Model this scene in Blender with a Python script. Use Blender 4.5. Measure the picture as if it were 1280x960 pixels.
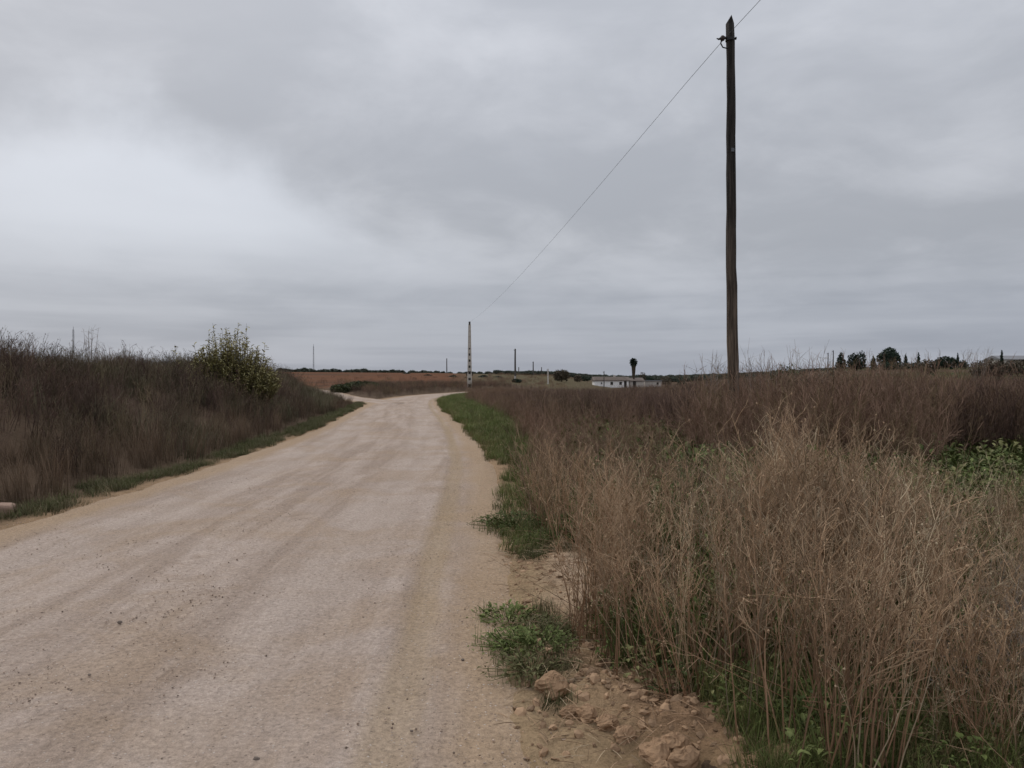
import bpy, math, random
import numpy as np
R = math.radians
for o in list(bpy.data.objects):
    bpy.data.objects.remove(o)
sc = bpy.context.scene
COL = sc.collection

# ------------------------------------------------------------------ camera
CAM_Z = 1.6
F = 960.0                                   # focal length in photograph pixels (1280 wide)
HOR = 470.0                                 # horizon row
cam_d = bpy.data.cameras.new('camera')
cam_d.sensor_width = 36.0
cam_d.lens = 36.0 * F / 1280.0
cam_d.clip_start = 0.05
cam_d.clip_end = 9000
cam = bpy.data.objects.new('camera', cam_d)
COL.objects.link(cam)
cam.location = (0, 0, CAM_Z)
cam.rotation_euler = (R(90) - math.atan((480 - HOR) / F), 0, 0)
sc.camera = cam

# ------------------------------------------------------------------ world: overcast sky
SUN_EL, SUN_AZ = 42.0, -38.0                # azimuth measured from +Y towards +X
world = bpy.data.worlds.new('World')
sc.world = world
world.use_nodes = True
nt = world.node_tree
nt.nodes.clear()
def N(t, kind, **kw):
    n = t.nodes.new(kind)
    for k, v in kw.items():
        setattr(n, k, v)
    return n
def L(t, a, b):
    t.links.new(a, b)
def sock(t, s, v):
    if isinstance(v, (int, float)):
        s.default_value = v
    elif isinstance(v, (tuple, list)):
        s.default_value = v
    else:
        t.links.new(v, s)
def math_n(t, op, a, b=0.0, c=None, clamp=False):
    n = N(t, 'ShaderNodeMath', operation=op, use_clamp=clamp)
    sock(t, n.inputs[0], a); sock(t, n.inputs[1], b)
    if c is not None:
        sock(t, n.inputs[2], c)
    return n.outputs[0]
def smooth(t, v, a, b, lo=0.0, hi=1.0):
    n = N(t, 'ShaderNodeMapRange', interpolation_type='SMOOTHSTEP')
    sock(t, n.inputs[0], v)
    n.inputs[1].default_value = a; n.inputs[2].default_value = b
    n.inputs[3].default_value = lo; n.inputs[4].default_value = hi
    return n.outputs[0]
def noise(t, vec, scale, detail=4.0, rough=0.5, dist=0.0, dims='3D'):
    n = N(t, 'ShaderNodeTexNoise', noise_dimensions=dims)
    if vec is not None:
        L(t, vec, n.inputs['Vector'])
    n.inputs['Scale'].default_value = scale
    n.inputs['Detail'].default_value = detail
    n.inputs['Roughness'].default_value = rough
    n.inputs['Distortion'].default_value = dist
    return n.outputs[0]
def mixc(t, f, a, b, blend='MIX'):
    n = N(t, 'ShaderNodeMix', data_type='RGBA', blend_type=blend)
    sock(t, n.inputs[0], f)
    for s, v in ((n.inputs[6], a), (n.inputs[7], b)):
        if isinstance(v, (tuple, list)):
            s.default_value = (v[0], v[1], v[2], 1)
        else:
            L(t, v, s)
    return n.outputs[2]
def vmath(t, op, a, b=None, scale=None):
    n = N(t, 'ShaderNodeVectorMath', operation=op)
    sock(t, n.inputs[0], a)
    if b is not None:
        sock(t, n.inputs[1], b)
    if scale is not None:
        sock(t, n.inputs[3], scale)
    return n.outputs[0]

SKY_STRENGTH = 0.1
tc = N(nt, 'ShaderNodeTexCoord')
sep = N(nt, 'ShaderNodeSeparateXYZ')
L(nt, tc.outputs['Generated'], sep.inputs[0])
zz = math_n(nt, 'MAXIMUM', sep.outputs[2], 0.0)
den = math_n(nt, 'ADD', zz, 0.22)
px = math_n(nt, 'DIVIDE', sep.outputs[0], den)
py = math_n(nt, 'DIVIDE', sep.outputs[1], den)
comb = N(nt, 'ShaderNodeCombineXYZ')
L(nt, px, comb.inputs[0]); L(nt, py, comb.inputs[1])
cp = comb.outputs[0]                        # cloud deck seen from below
off = vmath(nt, 'ADD', cp, (3.7, 1.2, 0.4))
n_big = noise(nt, off, 0.8, 3.5, 0.5, 0.3)
n_mid = noise(nt, off, 1.7, 6.0, 0.55, 0.6)
n_fine = noise(nt, off, 4.5, 5.0, 0.55, 0.3)
v = math_n(nt, 'ADD', math_n(nt, 'MULTIPLY', n_big, 0.48), math_n(nt, 'MULTIPLY', n_mid, 0.34))
v = math_n(nt, 'ADD', v, math_n(nt, 'MULTIPLY', n_fine, 0.18))
v = smooth(nt, v, 0.39, 0.62)
# a thin place in the deck, front left, with a ragged upper edge
wn = N(nt, 'ShaderNodeTexNoise'); L(nt, tc.outputs['Generated'], wn.inputs['Vector']); wn.inputs['Scale'].default_value = 4.2; wn.inputs['Detail'].default_value = 6; wn.inputs['Roughness'].default_value = 0.55
wz = math_n(nt, 'MULTIPLY', math_n(nt, 'SUBTRACT', wn.outputs[0], 0.5), 0.20)
az = math_n(nt, 'ARCTAN2', sep.outputs[0], sep.outputs[1])
el = math_n(nt, 'ADD', math_n(nt, 'ARCSINE', sep.outputs[2]), wz)
daz = math_n(nt, 'ADD', az, 0.44)
upper = math_n(nt, 'SUBTRACT', 0.29, math_n(nt, 'ADD', math_n(nt, 'MULTIPLY', math_n(nt, 'MAXIMUM', daz, 0.0), 0.36), math_n(nt, 'MULTIPLY', math_n(nt, 'MAXIMUM', math_n(nt, 'MULTIPLY', daz, -1.0), 0.0), 0.30)))
gap = smooth(nt, math_n(nt, 'SUBTRACT', el, upper), 0.05, -0.05)
gap = math_n(nt, 'MULTIPLY', gap, smooth(nt, math_n(nt, 'ARCSINE', sep.outputs[2]), 0.07, 0.19))
gap = math_n(nt, 'MULTIPLY', gap, smooth(nt, math_n(nt, 'ABSOLUTE', daz), 0.58, 0.06))
base = mixc(nt, v, (0.385, 0.402, 0.44), (0.54, 0.556, 0.598))
base = mixc(nt, math_n(nt, 'MULTIPLY', gap, 0.85), base, (0.655, 0.685, 0.745))
# horizon bands: long flat streaks low down
stre = N(nt, 'ShaderNodeCombineXYZ')
L(nt, math_n(nt, 'MULTIPLY', sep.outputs[0], 1.6), stre.inputs[0]); L(nt, math_n(nt, 'MULTIPLY', sep.outputs[1], 1.6), stre.inputs[1])
L(nt, math_n(nt, 'MULTIPLY', sep.outputs[2], 26.0), stre.inputs[2])
n_st = noise(nt, stre.outputs[0], 1.3, 4.0, 0.5, 0.2)
low = smooth(nt, zz, 0.19, 0.03)
st_c = mixc(nt, smooth(nt, n_st, 0.36, 0.64), (0.335, 0.365, 0.435), (0.445, 0.475, 0.545))
base = mixc(nt, math_n(nt, 'MULTIPLY', low, 0.8), base, st_c)
cie = math_n(nt, 'ADD', math_n(nt, 'MULTIPLY', zz, 0.2), math_n(nt, 'ADD', math_n(nt, 'MULTIPLY', math_n(nt, 'MULTIPLY', zz, zz), 1.5), 0.95))      # overcast skies brighten towards the zenith
base = vmath(nt, 'SCALE', base, scale=math_n(nt, 'DIVIDE', cie, SKY_STRENGTH))
sky = N(nt, 'ShaderNodeTexSky', sky_type='NISHITA')
sky.sun_disc = False
sky.sun_elevation = R(SUN_EL)
sky.sun_rotation = R(SUN_AZ)
sky.air_density = 1.0; sky.dust_density = 2.0
col = mixc(nt, 0.94, sky.outputs[0], base)
bg = N(nt, 'ShaderNodeBackground')
L(nt, col, bg.inputs[0]); bg.inputs[1].default_value = SKY_STRENGTH
wo = N(nt, 'ShaderNodeOutputWorld')
L(nt, bg.outputs[0], wo.inputs[0])

# ------------------------------------------------------------------ sun (veiled) and exposure
sun_d = bpy.data.lights.new('sun', 'SUN')
sun_d.energy = 1.35
sun_d.angle = R(40)
sun_d.color = (1.0, 0.93, 0.83)
sun = bpy.data.objects.new('sun', sun_d)
COL.objects.link(sun)
sun.rotation_euler = (R(90 - SUN_EL), 0, R(180 - SUN_AZ) + R(0))
sun.location = (0, 0, 30)
vs = sc.view_settings
vs.view_transform = 'Standard'; vs.look = 'None'; vs.gamma = 1.0; vs.exposure = 0.0
sc.cycles.use_denoising = True
sc.cycles.max_bounces = 4
sc.cycles.diffuse_bounces = 2
sc.cycles.glossy_bounces = 2
sc.cycles.adaptive_threshold = 0.02
sc.cycles.transmission_bounces = 2

# ------------------------------------------------------------------ helpers
def pix(x, y, Y):
    """world X, Z of a photograph pixel at distance Y"""
    return (x - 640.0) / F * Y, CAM_Z + (HOR - y) / F * Y
def tag(o, label=None, cat=None, group=None, kind=None):
    if label: o['label'] = label
    if cat: o['category'] = cat
    if group: o['group'] = group
    if kind: o['kind'] = kind
    return o
def empty(name, loc, rz=0.0, sca=1.0):
    o = bpy.data.objects.new(name, None)
    o.empty_display_size = 0.2
    COL.objects.link(o)
    o.location = loc; o.rotation_euler = (0, 0, rz); o.scale = (sca, sca, sca)
    return o
class MB:
    """collects verts/faces (+ a 0..1 'tip' value per vert) for one mesh"""
    def __init__(self):
        self.v = []; self.f = []; self.t = []; self.m = []
    def add(self, vs, fs, tip=0.0, mat=0):
        b = len(self.v)
        self.v.extend([tuple(p) for p in vs])
        self.f.extend([tuple(i + b for i in f) for f in fs])
        self.m.extend([mat] * len(fs))
        if isinstance(tip, (int, float)):
            self.t.extend([tip] * len(vs))
        else:
            self.t.extend(tip)
    def box(self, c, s, tip=0.0, mat=0, rz=0.0, taper=1.0):
        x, y, z = c; a, b, h = s[0] / 2, s[1] / 2, s[2] / 2
        vs = []
        for k, zz_ in ((1.0, -h), (taper, h)):
            for (i, j) in ((-a, -b), (a, -b), (a, b), (-a, b)):
                i *= k; j *= k
                vs.append((x + i * math.cos(rz) - j * math.sin(rz), y + i * math.sin(rz) + j * math.cos(rz), z + zz_))
        self.add(vs, [(3, 2, 1, 0), (4, 5, 6, 7), (0, 1, 5, 4), (1, 2, 6, 5), (2, 3, 7, 6), (3, 0, 4, 7)], tip, mat)
    def tube(self, pts, rad, sides=6, tips=None, mat=0, cap=True, wob=None):
        n = len(pts)
        P = [np.array(p, float) for p in pts]
        vs = []; ts = []
        for i in range(n):
            d = P[min(i + 1, n - 1)] - P[max(i - 1, 0)]
            d /= (np.linalg.norm(d) + 1e-9)
            ref = np.array((1.0, 0, 0)) if abs(d[0]) < 0.8 else np.array((0, 1.0, 0))
            u = np.cross(d, ref); u /= np.linalg.norm(u); w = np.cross(d, u)
            r = rad[i] if hasattr(rad, '__len__') else rad
            for k in range(sides):
                a = 2 * math.pi * k / sides
                rr = r * (1 + (wob[i][k] if wob is not None else 0))
                vs.append(P[i] + rr * (math.cos(a) * u + math.sin(a) * w))
                ts.append(tips[i] if tips is not None else 0.0)
        fs = []
        for i in range(n - 1):
            for k in range(sides):
                k2 = (k + 1) % sides
                fs.append((i * sides + k, i * sides + k2, (i + 1) * sides + k2, (i + 1) * sides + k))
        if cap:
            fs.append(tuple(range(sides - 1, -1, -1))); fs.append(tuple((n - 1) * sides + k for k in range(sides)))
        self.add(vs, fs, ts, mat)
    def mesh(self, name, mats, smooth_=False):
        me = bpy.data.meshes.new(name)
        me.from_pydata(self.v, [], self.f)
        a = me.attributes.new('tip', 'FLOAT', 'POINT')
        a.data.foreach_set('value', np.array(self.t, np.float32))
        for m in (mats if isinstance(mats, (list, tuple)) else [mats]):
            me.materials.append(m)
        me.polygons.foreach_set('material_index', np.array(self.m, np.int32))
        if smooth_:
            me.polygons.foreach_set('use_smooth', np.ones(len(me.polygons), bool))
        me.update()
        return me
    def build(self, name, mats, parent=None, smooth_=False):
        o = bpy.data.objects.new(name, self.mesh(name, mats, smooth_))
        COL.objects.link(o)
        if parent: o.parent = parent
        return o
def copy_tree(o, parent=None):
    c = o.copy(); COL.objects.link(c)
    if parent: c.parent = parent
    for ch in [x for x in bpy.data.objects if x.parent == o]:
        copy_tree(ch, c)
    return c

# value noise in numpy
def _hash(i, j, seed):
    n = (i.astype(np.int64) * 374761393 + j.astype(np.int64) * 668265263 + seed * 1442695041) & 0x7fffffff
    n = (n ^ (n >> 13)) * 1274126177 & 0x7fffffff
    return ((n ^ (n >> 16)) & 0xffff) / 65535.0
def vnoise(x, y, s, seed=0):
    x = np.asarray(x, float) / s; y = np.asarray(y, float) / s
    i = np.floor(x); j = np.floor(y); fx = x - i; fy = y - j
    fx = fx * fx * (3 - 2 * fx); fy = fy * fy * (3 - 2 * fy)
    a = _hash(i, j, seed); b = _hash(i + 1, j, seed); c = _hash(i, j + 1, seed); d = _hash(i + 1, j + 1, seed)
    return (a * (1 - fx) + b * fx) * (1 - fy) + (c * (1 - fx) + d * fx) * fy
def fbm(x, y, s, seed=0, o=4):
    t = 0; a = 0.5
    for k in range(o):
        t = t + a * vnoise(x, y, s / 2 ** k, seed + k * 17); a *= 0.5
    return t / (1 - 0.5 ** o)
def sstep(a, b, x):
    t = np.clip((x - a) / (b - a), 0, 1)
    return t * t * (3 - 2 * t)

# ------------------------------------------------------------------ materials
def new_mat(name):
    m = bpy.data.materials.new(name)
    m.use_nodes = True
    t = m.node_tree
    b = t.nodes['Principled BSDF']
    b.inputs['Roughness'].default_value = 0.9
    b.inputs['Specular IOR Level'].default_value = 0.2
    return m, t, b
def add_bump(t, b, h, strength, dist=0.02):
    n = N(t, 'ShaderNodeBump')
    n.inputs['Strength'].default_value = strength
    n.inputs['Distance'].default_value = dist
    L(t, h, n.inputs['Height']); L(t, n.outputs[0], b.inputs['Normal'])
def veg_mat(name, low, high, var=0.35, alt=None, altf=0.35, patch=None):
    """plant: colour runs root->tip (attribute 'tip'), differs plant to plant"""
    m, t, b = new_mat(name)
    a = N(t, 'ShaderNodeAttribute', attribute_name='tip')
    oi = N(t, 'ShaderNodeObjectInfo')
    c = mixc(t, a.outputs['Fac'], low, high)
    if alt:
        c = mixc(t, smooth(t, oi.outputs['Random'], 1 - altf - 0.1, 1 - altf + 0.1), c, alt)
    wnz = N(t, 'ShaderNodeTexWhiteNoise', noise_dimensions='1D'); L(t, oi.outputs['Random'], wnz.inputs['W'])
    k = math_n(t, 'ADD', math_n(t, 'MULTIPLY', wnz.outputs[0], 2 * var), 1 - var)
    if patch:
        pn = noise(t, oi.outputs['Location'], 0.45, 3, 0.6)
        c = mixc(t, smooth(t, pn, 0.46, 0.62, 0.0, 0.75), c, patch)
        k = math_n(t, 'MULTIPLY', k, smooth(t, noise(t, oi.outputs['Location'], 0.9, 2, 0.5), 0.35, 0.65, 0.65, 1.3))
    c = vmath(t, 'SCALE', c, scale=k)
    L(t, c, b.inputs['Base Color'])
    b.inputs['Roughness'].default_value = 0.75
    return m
M = {}
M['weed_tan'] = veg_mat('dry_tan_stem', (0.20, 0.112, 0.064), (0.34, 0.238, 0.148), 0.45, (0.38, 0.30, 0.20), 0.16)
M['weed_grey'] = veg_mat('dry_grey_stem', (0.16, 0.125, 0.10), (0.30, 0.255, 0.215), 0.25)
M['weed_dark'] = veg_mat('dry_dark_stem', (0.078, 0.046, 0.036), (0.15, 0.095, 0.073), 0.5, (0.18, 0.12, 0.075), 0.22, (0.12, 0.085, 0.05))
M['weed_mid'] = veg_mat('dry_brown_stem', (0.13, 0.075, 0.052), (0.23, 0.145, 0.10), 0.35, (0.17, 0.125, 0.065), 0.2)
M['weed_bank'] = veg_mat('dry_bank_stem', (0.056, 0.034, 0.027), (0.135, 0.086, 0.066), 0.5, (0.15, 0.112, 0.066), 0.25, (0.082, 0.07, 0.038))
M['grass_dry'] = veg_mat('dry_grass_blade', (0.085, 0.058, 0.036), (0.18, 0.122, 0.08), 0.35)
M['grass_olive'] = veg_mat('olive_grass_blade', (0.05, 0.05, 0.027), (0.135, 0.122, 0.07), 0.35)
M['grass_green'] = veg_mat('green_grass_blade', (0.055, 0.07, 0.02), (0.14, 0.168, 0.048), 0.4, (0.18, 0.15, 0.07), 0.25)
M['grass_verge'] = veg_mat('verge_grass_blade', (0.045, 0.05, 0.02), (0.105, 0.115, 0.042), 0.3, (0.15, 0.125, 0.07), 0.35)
M['leaf_green'] = veg_mat('green_leaf', (0.05, 0.068, 0.02), (0.125, 0.15, 0.045), 0.4, (0.15, 0.145, 0.06), 0.25)
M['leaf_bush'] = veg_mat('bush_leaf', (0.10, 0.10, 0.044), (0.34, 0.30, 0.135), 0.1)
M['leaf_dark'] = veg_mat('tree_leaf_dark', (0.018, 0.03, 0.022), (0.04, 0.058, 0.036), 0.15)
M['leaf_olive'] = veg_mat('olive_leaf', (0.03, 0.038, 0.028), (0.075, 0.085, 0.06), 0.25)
M['leaf_brown'] = veg_mat('scrub_leaf', (0.05, 0.04, 0.03), (0.12, 0.095, 0.062), 0.2)
M['leaf_scrub'] = veg_mat('green_scrub_leaf', (0.035, 0.045, 0.022), (0.09, 0.10, 0.042), 0.2)

def plain(name, c, rough=0.85, var=0.25, scale=6.0, bump=0.2, metal=0.0):
    m, t, b = new_mat(name)
    g = N(t, 'ShaderNodeTexCoord')
    n = noise(t, g.outputs['Object'], scale, 6, 0.6)
    k = math_n(t, 'ADD', math_n(t, 'MULTIPLY', n, 2 * var), 1 - var)
    L(t, vmath(t, 'SCALE', (c[0], c[1], c[2]), scale=k), b.inputs['Base Color'])
    b.inputs['Roughness'].default_value = rough
    b.inputs['Metallic'].default_value = metal
    if bump: add_bump(t, b, n, bump)
    return m
M['bark'] = plain('bark', (0.075, 0.055, 0.042), var=0.4, scale=9)
M['iron'] = plain('rusty_iron', (0.03, 0.028, 0.028), 0.6, 0.3)
M['ceramic'] = plain('insulator_ceramic', (0.05, 0.035, 0.03), 0.35, 0.1)
M['wire'] = plain('wire_sheath', (0.05, 0.052, 0.058), 0.6, 0.1, bump=0)
M['concrete'] = plain('pole_concrete', (0.44, 0.405, 0.355), 0.9, 0.25, 5)
M['concrete_dark'] = plain('dark_cap_and_recess_shade', (0.085, 0.08, 0.075), 0.9, 0.3, 5)  # dark cap concrete; on the web the dark tone paints recess shade
M['lime'] = plain('whitewash', (0.84, 0.82, 0.80), 0.9, 0.1, 0.6)
M['lime_dirty'] = plain('dirty_whitewash', (0.50, 0.46, 0.42), 0.9, 0.3, 0.5)
M['tile'] = plain('old_roof_tile', (0.13, 0.105, 0.09), 0.9, 0.3, 1.2)
M['dark_open'] = plain('window_shutter', (0.05, 0.045, 0.042), 0.6, 0.2)
M['sheet'] = plain('fibre_cement_sheet', (0.19, 0.19, 0.20), 0.8, 0.15, 0.4)
M['wood_far'] = plain('pole_wood', (0.085, 0.075, 0.068), 0.9, 0.3)
M['steel'] = plain('galvanised_steel', (0.12, 0.125, 0.135), 0.6, 0.15)
M['stone'] = plain('pale_stone', (0.27, 0.185, 0.14), 0.9, 0.25, 14, 0.4)
M['stone_dark'] = plain('dark_stone', (0.15, 0.12, 0.10), 0.9, 0.3, 40, 0.3)
M['clod'] = plain('earth_clod', (0.285, 0.182, 0.108), 0.95, 0.4, 26, 0.6)

# soil: vertex colour carries the soil of each field, the nodes its grain
def soil_mat(name):
    m, t, b = new_mat(name)
    a = N(t, 'ShaderNodeAttribute', attribute_name='soil')
    g = N(t, 'ShaderNodeTexCoord')
    n1 = noise(t, g.outputs['Object'], 0.9, 6, 0.6)
    n2 = noise(t, g.outputs['Object'], 9.0, 6, 0.65)
    n3 = noise(t, g.outputs['Object'], 45.0, 5, 0.7)
    s = math_n(t, 'ADD', math_n(t, 'MULTIPLY', n1, 0.6), math_n(t, 'ADD', math_n(t, 'MULTIPLY', n2, 0.9), math_n(t, 'MULTIPLY', n3, 1.3)))
    k = math_n(t, 'SUBTRACT', s, 0.40)
    L(t, vmath(t, 'SCALE', a.outputs['Color'], scale=k), b.inputs['Base Color'])
    h = math_n(t, 'ADD', math_n(t, 'MULTIPLY', n2, 0.7), math_n(t, 'MULTIPLY', n3, 0.3))
    add_bump(t, b, h, 1.0, 0.06)
    b.inputs['Roughness'].default_value = 0.95
    b.inputs['Specular IOR Level'].default_value = 0.03
    return m
M['soil'] = soil_mat('soil')

# ------------------------------------------------------------------ terrain
CL = np.array([(-2.4, -60), (-2.4, -10), (-2.45, 3), (-2.65, 7.5), (-2.85, 14.6), (-3.85, 25), (-5.5, 38), (-6.55, 48), (-6.75, 56),
               (-5.9, 64), (-3.9, 72), (-0.8, 80), (4.0, 87), (11, 93), (22, 100), (40, 108), (80, 120)], float)
def spline(P, step):
    out = []
    for i in range(len(P) - 1):
        p0 = P[max(i - 1, 0)]; p1 = P[i]; p2 = P[i + 1]; p3 = P[min(i + 2, len(P) - 1)]
        n = max(2, int(np.linalg.norm(p2 - p1) / step))
        for k in range(n):
            u = k / n
            # finite-difference Catmull-Rom on chord lengths (centripetal-ish)
            t1 = (p2 - p0) * np.linalg.norm(p2 - p1) / (np.linalg.norm(p2 - p1) + np.linalg.norm(p1 - p0) + 1e-9)
            t2 = (p3 - p1) * np.linalg.norm(p2 - p1) / (np.linalg.norm(p2 - p1) + np.linalg.norm(p3 - p2) + 1e-9)
            u2, u3 = u * u, u ** 3
            out.append((2 * u3 - 3 * u2 + 1) * p1 + (u3 - 2 * u2 + u) * t1 + (-2 * u3 + 3 * u2) * p2 + (u3 - u2) * t2)
    out.append(P[-1])
    return np.array(out)
ROAD = spline(CL, 1.0)
TRK = spline(np.array([(-6.4, 43.5), (-9.0, 49), (-12.5, 57), (-19, 77), (-30, 104), (-50, 140)], float), 1.5)
def polydist(P, x, y):
    """signed lateral offset (right positive) and arc length of nearest point on polyline"""
    x = np.asarray(x, float); y = np.asarray(y, float)
    best = np.full(x.shape, 1e18); sg = np.zeros(x.shape); arc = np.zeros(x.shape); acc = 0.0
    for i in range(len(P) - 1):
        a = P[i]; d = P[i + 1] - a; l = np.linalg.norm(d); d = d / l
        u = np.clip((x - a[0]) * d[0] + (y - a[1]) * d[1], 0, l)
        ex = x - a[0] - u * d[0]; ey = y - a[1] - u * d[1]
        q = ex * ex + ey * ey
        m = q < best
        best = np.where(m, q, best)
        sg = np.where(m, np.sign(ex * d[1] - ey * d[0]), sg)
        arc = np.where(m, acc + u, arc)
        acc += l
    return np.sqrt(best) * sg, arc
def half_w(y):
    return np.interp(y, [0, 8, 15, 25, 38, 50, 70], [2.42, 2.42, 2.2, 2.0, 1.85, 1.8, 1.9])
A_K = [-3, -1, -0.3, -0.083, 0.06, 0.10, 0.13, 0.22, 0.30, 0.42, 0.5, 0.7, 1.2, 3]
Z250 = [2.5, 2.6, 2.9, 2.5, 1.7, -0.3, -1.3, -1.2, 0.4, 3.6, 4.4, 4.6, 4.4, 4.0]
Z600 = [4.0, 4.0, 4.6, 3.6, 2.4, 1.6, 1.4, 1.4, 2.6, 6.0, 7.0, 7.0, 7.0, 6.0]
def bank_end(x, y):
    return sstep(-0.32, -0.20, x / np.maximum(y, 1.0)) * sstep(25, 33, y)
def height(x, y, raw=False):
    x = np.asarray(x, float); y = np.asarray(y, float)
    s, _ = polydist(ROAD, x, y)
    td, _ = polydist(TRK, x, y); td = np.abs(td)
    hw = half_w(y)
    d = np.abs(s) - hw
    a = x / np.maximum(np.abs(y), 20.0)
    z250 = np.interp(a, A_K, Z250); z600 = np.interp(a, A_K, Z600)
    far = z250 * sstep(70, 250, y) + (z600 - z250) * sstep(280, 650, y)
    n = fbm(x, y, 7.0, 3) - 0.5
    near = 0.2 * n * sstep(0.5, 4.0, d) * sstep(160, 60, y)
    # near left bank
    bank = 1.28 * sstep(0.6, 5.2, d) * (s < 0) * sstep(1.6, 6.0, td) * sstep(60, 40, y) * (1 - 0.88 * bank_end(x, y))
    # bank on the far side of the bend
    bank2 = 0.35 * sstep(0.5, 4.0, d) * (s < 0) * sstep(1.0, 4.0, td) * sstep(44, 56, y) * sstep(140, 80, y)
    right = (0.10 * sstep(0.2, 1.5, d) + 0.10 * sstep(3, 12, d)) * (s > 0) * sstep(120, 60, y)
    dip = -1.1 * sstep(-0.03, 0.08, a) * sstep(0.33, 0.2, a) * sstep(20, 100, y) * sstep(260, 110, y)
    z = far + near + bank + bank2 + right + dip
    z = z + 0.03 * (fbm(x, y, 0.6, 9) - 0.5) * sstep(0.1, 0.6, d)
    cut = sstep(0.25, -0.35, d) * 0.3 * sstep(150, 110, y)
    cut2 = sstep(1.35, 0.9, td) * 0.12
    if not raw:
        z = z - cut - cut2
    return z
def zone_color(x, y):
    s, _ = polydist(ROAD, x, y)
    a = x / np.maximum(np.abs(y), 1.0)
    n = fbm(x, y, 30.0, 21)
    c = np.empty(x.shape + (3,))
    c[...] = (0.092, 0.064, 0.044)                                     # litter over brown earth
    d = np.abs(s) - half_w(y)
    edge = sstep(0.9 + 0.5 * (fbm(x, y, 0.8, 5) - .5), 0.1, d)[..., None] * sstep(130, 100, y)[..., None]
    c = c * (1 - edge) + np.array((0.30, 0.205, 0.125)) * edge       # ochre shoulder
    red = (sstep(-0.02, -0.09, a) * sstep(84, 96, y) * sstep(300, 250, y) * (s < 0))[..., None]
    c = c * (1 - red) + (np.array((0.085, 0.045, 0.027)) + np.array((0.034, 0.010, 0.003)) * sstep(0.3, 0.6, fbm(x * 0.35, y, 9.0, 22))[..., None]) * red
    pale = (sstep(0.25, 0.06, np.abs(a + 0.02)) * sstep(110, 140, y) * (1 - red[..., 0]))[..., None]
    c = c * (1 - pale) + np.array((0.095, 0.078, 0.045)) * pale
    gr = (sstep(0.36, 0.42, a) * sstep(95, 120, y) * sstep(0.25, 0.5, n))[..., None]
    c = c * (1 - gr) + np.array((0.052, 0.056, 0.024)) * gr
    return c
def warp(n, ext, k, c):
    u = np.linspace(-1, 1, n)
    return c + ext * np.sinh(k * u) / math.sinh(k)
gx_ = warp(560, 4200, 7.2, 0.5)
gy_ = warp(640, 4200, 7.2, 9.0)
GX, GY = np.meshgrid(gx_, gy_)
keep = gy_ > -60
GX, GY = GX[keep], GY[keep]
GZ = height(GX, GY)
def grid_obj(name, X, Y, Z, mat, cols=None, attrs=None):
    ny, nx = X.shape
    me = bpy.data.meshes.new(name)
    V = np.stack([X, Y, Z], -1).reshape(-1, 3).astype(np.float32)
    i = np.arange(ny * nx).reshape(ny, nx)
    Q = np.stack([i[:-1, :-1], i[:-1, 1:], i[1:, 1:], i[1:, :-1]], -1).reshape(-1, 4)
    me.vertices.add(len(V)); me.vertices.foreach_set('co', V.ravel())
    me.loops.add(Q.size); me.loops.foreach_set('vertex_index', Q.ravel().astype(np.int32))
    me.polygons.add(len(Q)); me.polygons.foreach_set('loop_start', np.arange(0, Q.size, 4, dtype=np.int32))
    me.polygons.foreach_set('use_smooth', np.ones(len(Q), bool))
    me.update(calc_edges=True)
    if cols is not None:
        a = me.attributes.new('soil', 'FLOAT_COLOR', 'POINT')
        a.data.foreach_set('color', np.concatenate([cols.reshape(-1, 3), np.ones((len(V), 1))], 1).astype(np.float32).ravel())
    for k, w in (attrs or {}).items():
        a = me.attributes.new(k, 'FLOAT_VECTOR', 'POINT')
        a.data.foreach_set('vector', w.reshape(-1, 3).astype(np.float32).ravel())
    me.materials.append(mat)
    o = bpy.data.objects.new(name, me); COL.objects.link(o)
    return o
tag(grid_obj('ground', GX, GY, GZ, M['soil'], zone_color(GX, GY)), 'brown earth of the fields on both sides of the road', 'ground', kind='structure')

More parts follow.
